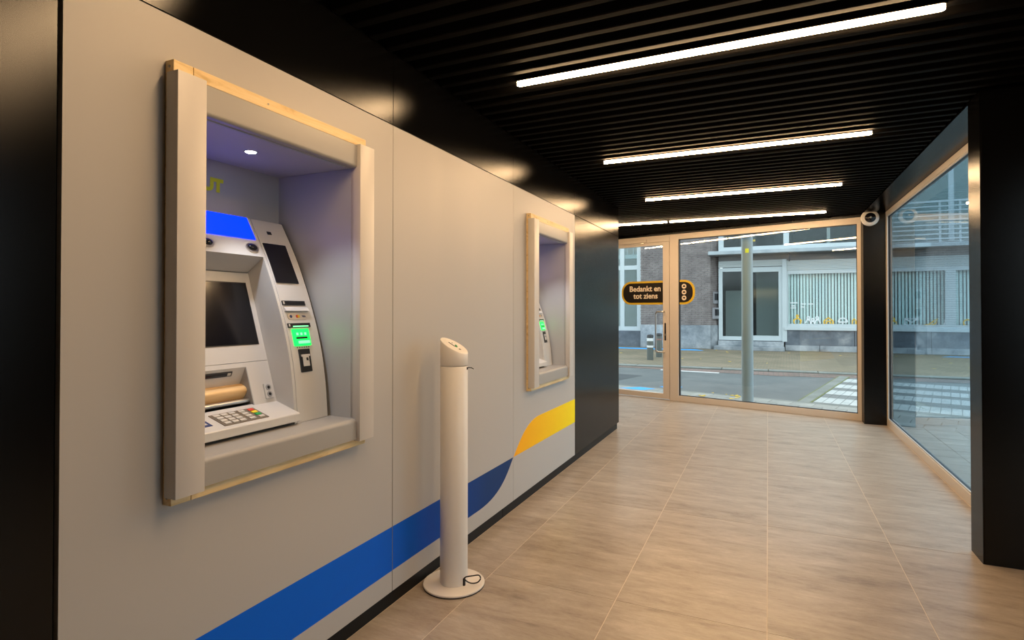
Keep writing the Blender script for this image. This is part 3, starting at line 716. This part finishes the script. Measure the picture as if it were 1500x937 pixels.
obj('charge_mark', tube(bmesh.new(), [ic(-.012, -.028), ic(-.013, -.012), ic(-.013, .006), ic(-.010, .014)], .0022, 6), M['print_grey'], head)
obj('charge_mark', tube(bmesh.new(), [ic(-.010, .013), ic(-.002, .019), ic(.006, .013), ic(.008, .002)], .0036, 6), M['print_green'], head)
obj('small_print', tube(bmesh.new(), [ic(.008, -.022), ic(.009, -.017)], .0018, 6), M['print_grey'], head)
for q in range(3): obj('small_print', tube(bmesh.new(), [ic(-.010 + q * .005, .036), ic(-.010 + q * .005, .046)], .0008, 5), M['print_grey'], head)
q0 = Vector((px + .062, py + .030, 1.062))
cr_ = Vector((.9107, .4131, 0)); fwv = Vector((-.4131, .9107, 0))
pp = Vector((px, py, 0))
s0 = pp + cr_ * .066 - fwv * .018
obj('cable_inlet', tube(bmesh.new(), [s0 + Vector((0, 0, 1.060)), s0 + Vector((0, 0, 1.072))], .004, 8), M['rubber'], t)
obj('cable_stub', tube(bmesh.new(), [s0 + Vector((0, 0, 1.068)), s0 + cr_ * .008 + Vector((0, 0, 1.070)), s0 + cr_ * .022 + Vector((0, 0, 1.069)), s0 + cr_ * .032 + Vector((0, 0, 1.063))], .0022, 8), M['rubber'], t)
s1 = pp + cr_ * .054 - fwv * .044
obj('cable_outlet', tube(bmesh.new(), [s1 + Vector((0, 0, .0155)), s1 + Vector((0, 0, .050))], .007, 10), M['rubber'], t)
lp = [s1 + cr_ * (.075 * math.sin(PI * k / 12) ** .8 * 1.0) - fwv * (.0 + .045 * (k / 12 - .35)) + Vector((0, 0, .030 + .028 * math.cos(PI * k / 12) + .0)) for k in range(13)]
lp = [s1 + Vector((0, 0, .048)), s1 + cr_ * .010 + Vector((0, 0, .056)), s1 + cr_ * .045 + Vector((0, 0, .062)), s1 + cr_ * .072 + Vector((0, 0, .064)), s1 + cr_ * .080 + Vector((0, 0, .048)),
      s1 + cr_ * .066 + Vector((0, 0, .030)), s1 + cr_ * .040 + Vector((0, 0, .025)), s1 + cr_ * .018 + Vector((0, 0, .032)), s1 + cr_ * .002 + Vector((0, 0, .044))]
def smoothpath(pts, n=5):
    out = []; P_ = [pts[0]] + list(pts) + [pts[-1]]
    for i in range(1, len(P_) - 2):
        for k in range(n):
            t_ = k / n; a, b, c, d = P_[i - 1], P_[i], P_[i + 1], P_[i + 2]
            out.append(.5 * ((2 * b) + (c - a) * t_ + (2 * a - 5 * b + 4 * c - d) * t_ ** 2 + (3 * b - a - 3 * c + d) * t_ ** 3))
    return out + [P_[-1]]
obj('cable_loop', tube(bmesh.new(), smoothpath(lp), .0032, 8), M['rubber'], t, smooth=True)

# ------------------------------------------------------------------ security camera on the corner column
cz = 2.452; cx_ = 1.106; yf = 7.88
t = thing('security_camera', 'white dome security camera at the top of the corner column', 'camera', (cx_, yf, cz))
def ylathe(prof, n=32, sx=1.0):
    bm = lathe(bmesh.new(), prof, 0, 0, n)
    tilt = Matrix.Rotation(math.radians(12), 4, 'X')
    bm.transform(Matrix.Translation((cx_, yf, cz)) @ Matrix.Rotation(PI / 2, 4, 'X')); return bm
obj('housing', ylathe([(.088, .0005), (.094, .012), (.095, .030), (.088, .046), (.076, .056), (.060, .058)]), M['white'], t, smooth=True)
obj('dome', ylathe([(.058, .052)] + [(.058 * math.cos(PI / 2 * k / 7), .057 + .034 * math.sin(PI / 2 * k / 7)) for k in range(8)]), M['screen'], t, smooth=True)
obj('lens', ylathe([(.013, .085), (.011, .0935), (.004, .095)], 16), M['steel'], t, smooth=True)

# ================================================================== OUTDOORS
GZ = -.035
bm = B(-45, 45, 8.2, 60, GZ - .2, GZ); box(bm, 1.34, 45, -45, 8.2, GZ - .2, GZ)
st = struct(obj('ground_street', bm, M['asphalt']))
# near pavement: concrete pavers in front of the glass front and beside the right window
pv = struct(empty('ground_pavement'))
base = prism(bmesh.new(), [fw(-9, .075), fw(7, .075), fw(7, 1.15), fw(-9, 1.15)], GZ, -.028, 'z')
obj('pavement_bed', base, M['sett_grey'], pv)
obj('pavement_bed', prism(bmesh.new(), [(1.34, 3.0), (9, 3.0), (9, 5.75), (1.34, 7.95)], GZ + .0, -.0285, 'z'), M['sett_grey'], pv)
for i in range(24):
    for j in range(4):
        w0 = -2.4 + i * .30 + (.15 if j % 2 else 0); d0 = .08 + j * .268
        obj('paver', prism(bmesh.new(), [fw(w0 + .004, d0), fw(w0 + .296, d0), fw(w0 + .296, d0 + .262), fw(w0 + .004, d0 + .262)], -.027, -.015 - random.random() * .002, 'z'), M['paver'], pv)
for i in range(8):
    for j in range(14):
        a, b = 1.345 + i * .30, 3.80 + j * .30
        p = [(a + .003, b + .003), (a + .297, b + .003), (a + .297, b + .297), (a + .003, b + .297)]
        p = clip(p, .273, .962, .273 * FX + .962 * FY + .072)
        if p and area(p) > .01: obj('paver', prism(bmesh.new(), p, -.027, -.015 - random.random() * .002, 'z'), M['paver'], pv)
kb_ = prism(bmesh.new(), [fw(-9, 1.15), fw(7, 1.15), fw(7, 1.27), fw(-9, 1.27)], GZ, -.018, 'z'); obj('kerb', kb_, M['kerb'], pv)
# zebra crossing of painted setts
zc = struct(empty('ground_crossing'))
obj('crossing_bed', prism(bmesh.new(), [fw(-9, 1.28), fw(.84, 1.28), fw(1.0, 5.5), fw(-9, 5.5)], GZ, -.030, 'z'), M['sett_grey'], zc)
rows = [(1.42, 2.02), (2.48, 3.04), (3.42, 3.98), (4.44, 5.02)]
def edge_w(d): return .86 + (d - 1.4) * .045
for d0, d1 in rows:
    for k in range(36):
        wv = edge_w(d0) - .018 - k * .118
        obj('sett', prism(bmesh.new(), [fw(wv, d0), fw(wv - .108, d0), fw(wv - .108 + .02, d1), fw(wv + .02, d1)], -.030, -.024 - random.random() * .002, 'z'), M['sett_white'], zc)
gs = bmesh.new()
for d0, d1 in ((2.04, 2.46), (3.06, 3.40), (4.0, 4.42)):
    for k in range(60):
        wv = edge_w(d0) - .02 - k * .118
        prism(gs, [fw(wv, d0), fw(wv - .110, d0), fw(wv - .110 + .02, d1), fw(wv + .02, d1)], -.030, -.026 - random.random() * .001, 'z')
o = obj('grey_setts', gs, M['sett_grey'], zc); o['kind'] = 'stuff'
obj('edge_strip', prism(bmesh.new(), [fw(.87, 1.28), fw(1.02, 1.28), fw(1.22, 5.5), fw(1.05, 5.5)], GZ, -.022, 'z'), M['kerb'], zc)
obj('moss_line', prism(bmesh.new(), [fw(1.02, 1.28), fw(1.045, 1.28), fw(1.245, 5.5), fw(1.22, 5.5)], GZ, -.025, 'z'), M['moss'], zc)
obj('moss_line', prism(bmesh.new(), [fw(.845, 1.28), fw(.87, 1.28), fw(1.05, 5.5), fw(1.03, 5.5)], GZ, -.025, 'z'), M['moss'], zc)
# road markings and the tar patch
rm = struct(empty('ground_marking'))
obj('tar_patch', prism(bmesh.new(), [(-4.6, 12.6), (-2.45, 12.15), (-2.72, 11.1), (-4.9, 11.3)], GZ, GZ + .003, 'z'), M['asphalt_dark'], rm)
obj('blue_mark', prism(bmesh.new(), [(-2.40, 9.92), (-2.10, 10.17), (-1.80, 10.05), (-1.98, 9.80)], -.016, -.0135, 'z'), M['paint_blue'], rm)
obj('blue_mark', prism(bmesh.new(), [(-1.80, 10.48), (-1.70, 10.70), (-1.42, 10.62), (-1.50, 10.38)], GZ, GZ + .004, 'z'), M['paint_blue'], rm)
obj('white_mark', prism(bmesh.new(), [(-2.3, 13.58), (-1.0, 13.42), (-1.0, 13.30), (-2.3, 13.46)], GZ, GZ + .004, 'z'), M['paint_white'], rm)
obj('blue_mark', prism(bmesh.new(), [(-8, 20.6), (-2.3, 20.6), (-2.0, 20.1), (-8, 20.1)], .0, .006, 'z'), M['paint_blue'], rm)
# far pavement with kerb and gutter
fp = struct(empty('ground_far_pavement'))
obj('brick_paving', B(-45, 45, 14.32, 27, GZ, .0), M['pave_far'], fp)
for k in range(60):
    a = -30 + k * 1.0; obj('kerb_stone', B(a + .006, a + .994, 14.05, 14.315, GZ, .004 - random.random() * .006, bev=.01, seg=1), M['kerb'], fp)
obj('gutter', prism(bmesh.new(), [(-30, 14.04), (3.0, 14.04), (1.45, 13.4), (.2, 13.25), (-3, 13.7), (-30, 13.8)], GZ, GZ + .006, 'z'), M['pave_red'], fp)
lf = bmesh.new()
for k in range(30):
    a, b = random.choice([(random.uniform(-5, 5), random.uniform(14.5, 21)), fw(random.uniform(1.6, 2.6), random.uniform(.7, 1.3)), (random.uniform(-4, 4), random.uniform(19.5, 21))])
    q = random.uniform(0, 6.28); sz = random.uniform(.02, .05)
    zz = .002 if b > 14.3 else -.012
    prism(lf, [(a + sz * math.cos(q + e) * (1 if i % 2 else .55), b + sz * math.sin(q + e) * (1 if i % 2 else .55)) for i, e in enumerate([0, 1.1, 2.2, 3.3, 4.4, 5.5])], zz, zz + .004, 'z')
o = tag(obj('fallen_leaves', lf, M['paint_yellow']), 'scattered yellow fallen leaves on the street paving', 'leaves'); o['kind'] = 'stuff'

# ------------------------------------------------------------------ lamp post, bollards
bx_, by_ = fw(1.50, .46)
t = thing('lamp_post', 'thick grey steel street post standing outside the front window', 'post', (bx_, by_, -.02))
obj('shaft', lathe(bmesh.new(), [(.080, -.015), (.080, .0), (.078, 1.2), (.076, 5.4)], bx_, by_, 32), M['post_grey'], t, smooth=True)
dv = Vector((-bx_, -by_, 0)).normalized()
fq = Fr((bx_ + dv.x * .0785, by_ + dv.y * .0785, 2.22), (0, 0, 1), dv.cross(Vector((0, 0, 1))))
obj('sticker', fq.box(bmesh.new(), -.024, .024, -.03, .03, -.003, .003), M['sticker_yellow'], t)
def bollard(x, y, lab, bands):
    t = thing('bollard', lab, 'bollard', (x, y, 0), group='street bollards')
    obj('shaft', lathe(bmesh.new(), [(.088, 0), (.088, .60), (.084, .62)], x, y, 20), M['bollard'], t, smooth=True)
    obj('cap', lathe(bmesh.new(), [(.092, .615), (.094, .66), (.075, .69), (.001, .70)], x, y, 20), M['dark_plastic'], t, smooth=True)
    for z0, z1, m in bands: obj('band', lathe(bmesh.new(), [(.0885, z0), (.0900, z0), (.0900, z1), (.0885, z1)], x, y, 20), m, t, smooth=True)
bollard(-2.96, 15.72, 'nearer dark bollard with two white bands seen through the door glass', [(.345, .40, M['band_white']), (.52, .60, M['band_white'])])
bollard(-2.90, 16.75, 'farther plain dark bollard behind the door handle', [(.50, .54, mat('faded_red_band', (.25, .12, .10), .6))])

# ------------------------------------------------------------------ shop building across the street
YB, YS = 21.1, 21.4
bd = thing('shop_building', 'grey brick building with white framed shopfront across the street', 'building', (0, YS, 0))
random.seed(3)
obj('wall_core', prism(bmesh.new(), [(-4.32, YB + .02), (-1.86, YB + .02), (-1.615, 21.52), (-1.615, 22.2), (-4.32, 22.2)], 0, 7.5, 'z'), M['mortar'], bd)
bk = bmesh.new()
rh, L0 = .068, .215
for q in range(98):
    z0 = .84 + q * rh
    x = -4.31 - (.11 if q % 2 else 0)
    while x < -1.86:
        a, b = max(x, -4.32) + .004, min(x + L0, -1.852) - .004
        if b - a > .03:
            pr = random.random() * .004; box(bk, a, b, YB - .008 - pr, YB + .03, z0 + .008, z0 + rh - .008)
        x += L0
    d = Vector((-1.60 + 1.85, .42)).normalized(); n_ = Vector((d.y, -d.x)); ln = .49
    x = -(.11 if q % 2 else 0)
    while x < ln:
        a, b = max(x, 0) + .003, min(x + L0, ln) - .003
        if b - a > .03:
            o2 = Vector((-1.85, YB)); pts = [o2 + d * a + n_ * .010, o2 + d * b + n_ * .010, o2 + d * b - n_ * .03, o2 + d * a - n_ * .03]
            prism(bk, [(v.x, v.y) for v in pts], z0 + .006, z0 + rh - .005, 'z')
        x += L0
o = obj('bricks', bk, M['brick'], bd); o['kind'] = 'stuff'
for a, b in ((-4.32, -3.1), (-3.1, -1.84)): obj('plinth_stone', B(a + .004, b - .004, YB - .045, YB + .02, 0, .835, bev=.01, seg=1), M['bluestone'], bd)
obj('plinth_stone', prism(bmesh.new(), [(-1.838, YB - .04), (-1.58, 21.45), (-1.60, 21.6), (-1.84, YB + .02)], 0, .835, 'z'), M['bluestone'], bd)
# big window left of the bricks
def window_frame(x0, x1, z0, z1, y, verts=(), hors=(), wdt=.11, dep=.10, m='frame_white'):
    fr = bmesh.new()
    box(fr, x0, x1, y - dep, y, z0, z0 + wdt); box(fr, x0, x1, y - dep, y, z1 - wdt, z1)
    box(fr, x0, x0 + wdt, y - dep, y, z0 + wdt, z1 - wdt); box(fr, x1 - wdt, x1, y - dep, y, z0 + wdt, z1 - wdt)
    for v in verts: box(fr, v - wdt / 2, v + wdt / 2, y - dep, y, z0 + wdt, z1 - wdt)
    for h in hors: box(fr, x0 + wdt, x1 - wdt, y - dep * .9, y, h - wdt / 2, h + wdt / 2)
    o = obj('window_frame', fr, M[m], bd)
    obj('pane', B(x0 + wdt * .6, x1 - wdt * .6, y - dep * .55, y - dep * .45, z0 + wdt * .6, z1 - wdt * .6), M['glass_far'], o)
    return o
window_frame(-8.2, -4.33, .60, 6.6, 21.38, verts=(-7.2, -6.2, -5.05), hors=(2.98,), wdt=.16)
obj('window_back', B(-8.2, -4.33, 22.3, 22.4, 0, 7.0), M['room_wall'], bd)
obj('inner_transom', B(-8.1, -4.4, 21.6, 21.7, 3.35, 3.5), M['frame_white'], bd)
cb = bmesh.new()
for a in (-4.95, -4.72, -4.55): box(cb, a, a + .03, 21.65, 21.68, 3.5, 6.4)
obj('curtain_rods', cb, M['frame_white'], bd)
for a, b in ((-8.2, -6.2), (-6.2, -4.33)): obj('plinth_stone', B(a + .004, b - .004, 21.25, 21.42, 0, .595), M['bluestone_dark'], bd)
# shopfront: doors
X0 = -1.60
obj('step', B(-1.72, .50, 20.72, 21.40, 0, .13, bev=.01, seg=1), M['bluestone'], bd)
obj('step', B(X0, .48, 21.05, 21.42, .13, .30, bev=.01, seg=1), M['bluestone'], bd)
window_frame(X0, -.70, .32, 2.86, 21.42, wdt=.13)
window_frame(-.70, .50, .32, 2.86, 21.42, wdt=.17)
dh = bmesh.new(); box(dh, -.66, -.60, 21.27, 21.31, 1.45, 1.62); obj('door_handle', dh, M['dark_plastic'], bd)
obj('inner_panel', B(-1.45, -.72, 22.6, 22.66, .3, 2.1), M['room_wall'], bd)
obj('inner_panel', B(-.40, .48, 22.9, 22.96, .3, 2.9), M['room_wall'], bd)
# shopfront: display windows with blinds
for (a, b, vs) in ((.50, 5.10, (3.0,)), (5.10, 9.6, (7.3,))):
    fo = window_frame(a, b, .78, 2.72, 21.42, verts=vs, wdt=.13)
obj('sill_strip', B(.50, 9.6, 21.22, 21.32, .70, .80), M['frame_white'], bd)
bl_ = 0
x = .66
while x < 8.5:
    bm = bmesh.new(); ang = math.radians(random.uniform(8, 38)); w_ = .035
    dx, dy = w_ * math.cos(ang), w_ * math.sin(ang)
    prism(bm, [(x - dx, 21.50 - dy), (x + dx, 21.50 + dy), (x + dx - .004, 21.502 + dy), (x - dx - .004, 21.502 - dy)], .85, 2.66, 'z')
    obj('blind_slat', bm, M['blind'], bd); x += .093
for k, (a, b) in enumerate(((.52, 2.55), (2.55, 4.6), (4.6, 6.7), (6.7, 9.6))): obj('apron_stone', B(a + .006, b - .006, 21.28, 21.5, .19, .695, bev=.008, seg=1), M['bluestone_dark'], bd)
for k, (a, b) in enumerate(((.52, 1.55), (1.55, 3.1), (3.1, 4.6), (4.6, 6.7), (6.7, 9.6))): obj('base_stone', B(a + .006, b - .006, 21.24, 21.5, 0, .188, bev=.008, seg=1), M['bluestone'], bd)
# louvred shutter boxes over the openings
lv = bmesh.new()
for q in range(5): box(lv, X0, .44, 21.30 + .0, 21.45, 2.88 + q * .045, 2.92 + q * .045)
obj('shutter_box', lv, M['shutter'], bd)
lv = bmesh.new()
for q in range(6): box(lv, .58, 9.6, 21.30, 21.45, 2.725 + q * .055, 2.775 + q * .055)
obj('shutter_box', lv, M['shutter'], bd)
obj('post_cover', B(.44, .58, 21.26, 21.46, .30, 3.10), M['frame_white'], bd)
obj('fascia_panel', B(X0, 9.6, 21.36, 21.5, 3.06, 3.285), M['canopy_dark'], bd)
# canopy with its drip edge and hangers
cn = obj('canopy', B(-1.90, 9.6, 20.72, 21.5, 3.285, 3.41, bev=.012, seg=1), M['canopy'], bd)
obj('canopy_soffit', B(-1.86, 9.6, 20.78, 21.45, 3.27, 3.284), M['canopy_dark'], cn)
obj('hanger', B(.63, .67, 20.95, 20.99, 3.0, 3.27), M['dark_plastic'], cn)
# upper floor
window_frame(X0, 3.3, 3.42, 6.0, 21.42, verts=(.57,), hors=(), wdt=.17)
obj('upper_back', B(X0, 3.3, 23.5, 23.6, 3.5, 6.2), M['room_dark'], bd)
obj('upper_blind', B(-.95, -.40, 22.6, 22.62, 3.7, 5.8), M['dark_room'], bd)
obj('upper_panel', B(1.9, 2.0, 22.7, 22.75, 3.7, 5.8), M['room_wall'], bd)
obj('upper_wall', B(X0, 3.3, 21.3, 21.6, 6.0, 7.5), M['upper_wall'], bd)
window_frame(3.3, 7.4, 3.42, 7.0, 21.9, verts=(5.25,), hors=(), wdt=.14)
obj('upper_back', B(3.3, 7.4, 22.6, 22.7, 3.5, 7.2), M['room_wall'], bd)
obj('upper_wall', B(7.4, 9.6, 21.3, 21.6, 3.56, 7.5), M['upper_wall'], bd)
obj('window_box', B(-.78, -.40, 21.46, 21.60, 3.78, 3.84), M['decal_yellow'], bd)
# shop interior shell
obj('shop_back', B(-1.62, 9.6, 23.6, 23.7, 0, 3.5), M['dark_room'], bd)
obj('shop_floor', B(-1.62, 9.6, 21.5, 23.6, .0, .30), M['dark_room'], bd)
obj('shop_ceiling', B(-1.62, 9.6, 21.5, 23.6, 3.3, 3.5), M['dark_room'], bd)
# balcony railing
rl = thing('balcony_railing', 'pale horizontal bar balcony railing above the shop canopy', 'railing', (5.3, 20.9, 3.41))
for k in range(9): obj('rail', B(3.35, 7.6, 20.87, 20.90, 3.52 + k * .14, 3.555 + k * .14 + (.02 if k == 8 else 0)), M['rail'], rl)
for a in (3.4, 4.75, 5.25, 6.4, 7.5): obj('railing_post', B(a - .025, a + .025, 20.90, 20.94, 3.41, 4.68), M['rail'], rl)

# window decals (pictograms stuck on the shop glass)
YD = 21.355
def decal(x, strokes, m, lab, r=.022):
    t = thing('window_decal', lab, 'decal', (x, YD, .90), group='pictograms on the shop windows')
    bm = bmesh.new()
    for s_ in strokes: tube(bm, [(x + a, YD, .90 + b) for a, b in s_], r, 6)
    bmesh.ops.scale(bm, vec=(1, .25, 1), verts=bm.verts, space=Matrix.Translation((0, -YD, 0)))
    obj('pictogram', bm, M[m], t)
circ = lambda cx, cy, r, a0=0, a1=360, n=12: [(cx + r * math.cos(math.radians(a0 + (a1 - a0) * k / n)), cy + r * math.sin(math.radians(a0 + (a1 - a0) * k / n))) for k in range(n + 1)]
decal(.90, [circ(0, .08, .115, 0, 360, 6), [(-.13, .12), (.0, .20), (.13, .12)], circ(0, .27, .035)], 'decal_yellow', 'yellow figure in a hexagon ring pictogram, leftmost on the shop window')
decal(1.36, [circ(-.13, .21, .045), circ(.0, .15, .04), circ(.13, .21, .045), [(-.22, .03), (-.17, .15), (-.09, .13), (-.06, .02)], [(.22, .03), (.17, .15), (.09, .13), (.06, .02)], [(-.07, -.02), (-.03, .09), (.03, .09), (.07, -.02)]], 'decal_white', 'white three people pictogram on the shop window')
decal(1.82, [[(-.13, -.02), (-.13, .11), (0, .22), (.13, .11), (.13, -.02)], [(-.07, .02), (-.04, .10), (.04, .10), (.07, .02)]], 'decal_yellow', 'yellow house pictogram on the shop window', .026)
decal(2.23, [circ(0, .08, .13, 0, 180, 10), [(-.13, .08), (.13, .08)], [(0, .08), (0, -.01), (.03, -.04), (.06, -.01)]], 'decal_white', 'white umbrella pictogram on the shop window')
decal(2.66, [[(-.16, -.04), (-.16, .12), (-.11, .19), (-.06, .12), (-.06, -.04)], [(-.02, .1), (.03, .19), (.08, .12), (.12, .19), (.17, .10)], [(.03, .1), (.03, -.04)], [(.13, .1), (.13, -.04)]], 'decal_yellow', 'yellow group of arches pictogram beside the corner column')
decal(3.62, [[(-.1, .0), (.1, .0), (.08, .1), (-.04, .12), (-.1, .0)], circ(0, .18, .04)], 'decal_yellow', 'yellow hat like pictogram, first seen through the right window')
decal(4.10, [[(-.17, .0), (.17, .0), (.17, .2), (-.17, .2), (-.17, .0)], [(-.17, .2), (0, .08), (.17, .2)]], 'decal_white', 'white envelope pictogram seen through the right window')
decal(4.60, [[(-.18, .0), (-.05, .02), (.06, .12), (.17, .2), (.12, .05), (.0, .0)]], 'decal_yellow', 'yellow flying bird pictogram seen through the right window')
decal(5.02, [circ(0, .15, .06), [(-.1, -.02), (-.07, .07), (.07, .07), (.1, -.02)]], 'decal_white', 'white single person pictogram seen through the right window')
decal(5.52, [circ(0, .08, .1)], 'decal_yellow', 'yellow ring pictogram, rightmost through the right window')
# little white notice lettering on the shop window
tn = thing('window_notice', 'small white lines of print on the shop window above the pictograms', 'notice', (.9, YD, 1.35))
for k, (a, b, z_) in enumerate(((.68, .92, 1.60), (.72, .84, 1.50), (.70, .86, 1.43), (1.0, 1.16, 1.56), (1.22, 1.40, 1.56), (1.0, 1.12, 1.46))):
    obj('print_line', B(a, b, YD - .003, YD, z_, z_ + .035), M['decal_white'], tn)

# letterbox and intercom on the brick corner
dq = Vector((.25, .42, 0)).normalized()
def wallbox(name, lab, cat, a, z0, z1, w2, dep, m):
    o0 = Vector((-1.85, YB, 0)) + dq * a; f_ = Fr((o0.x, o0.y, 0), (0, 0, 1), dq); s_ = 1 if f_.n.y < 0 else -1
    t = thing(name, lab, cat, (o0.x, o0.y, z0))
    obj('body', f_.box(bmesh.new(), -w2, w2, z0, z1, *sorted((s_ * .011, s_ * dep)), bev=.008), M[m], t)
    obj('front_plate', f_.box(bmesh.new(), -w2 * .7, w2 * .7, z0 + (z1 - z0) * .3, z0 + (z1 - z0) * .85, *sorted((s_ * dep, s_ * (dep + .012)))), M['dark_plastic'], t)
wallbox('letterbox', 'grey metal letterbox on the brick corner beside the shop door', 'letterbox', .22, 1.06, 1.46, .16, .10, 'box_grey')
wallbox('intercom', 'grey intercom panel above the letterbox on the brick corner', 'intercom', .26, 1.60, 2.02, .15, .05, 'box_grey')
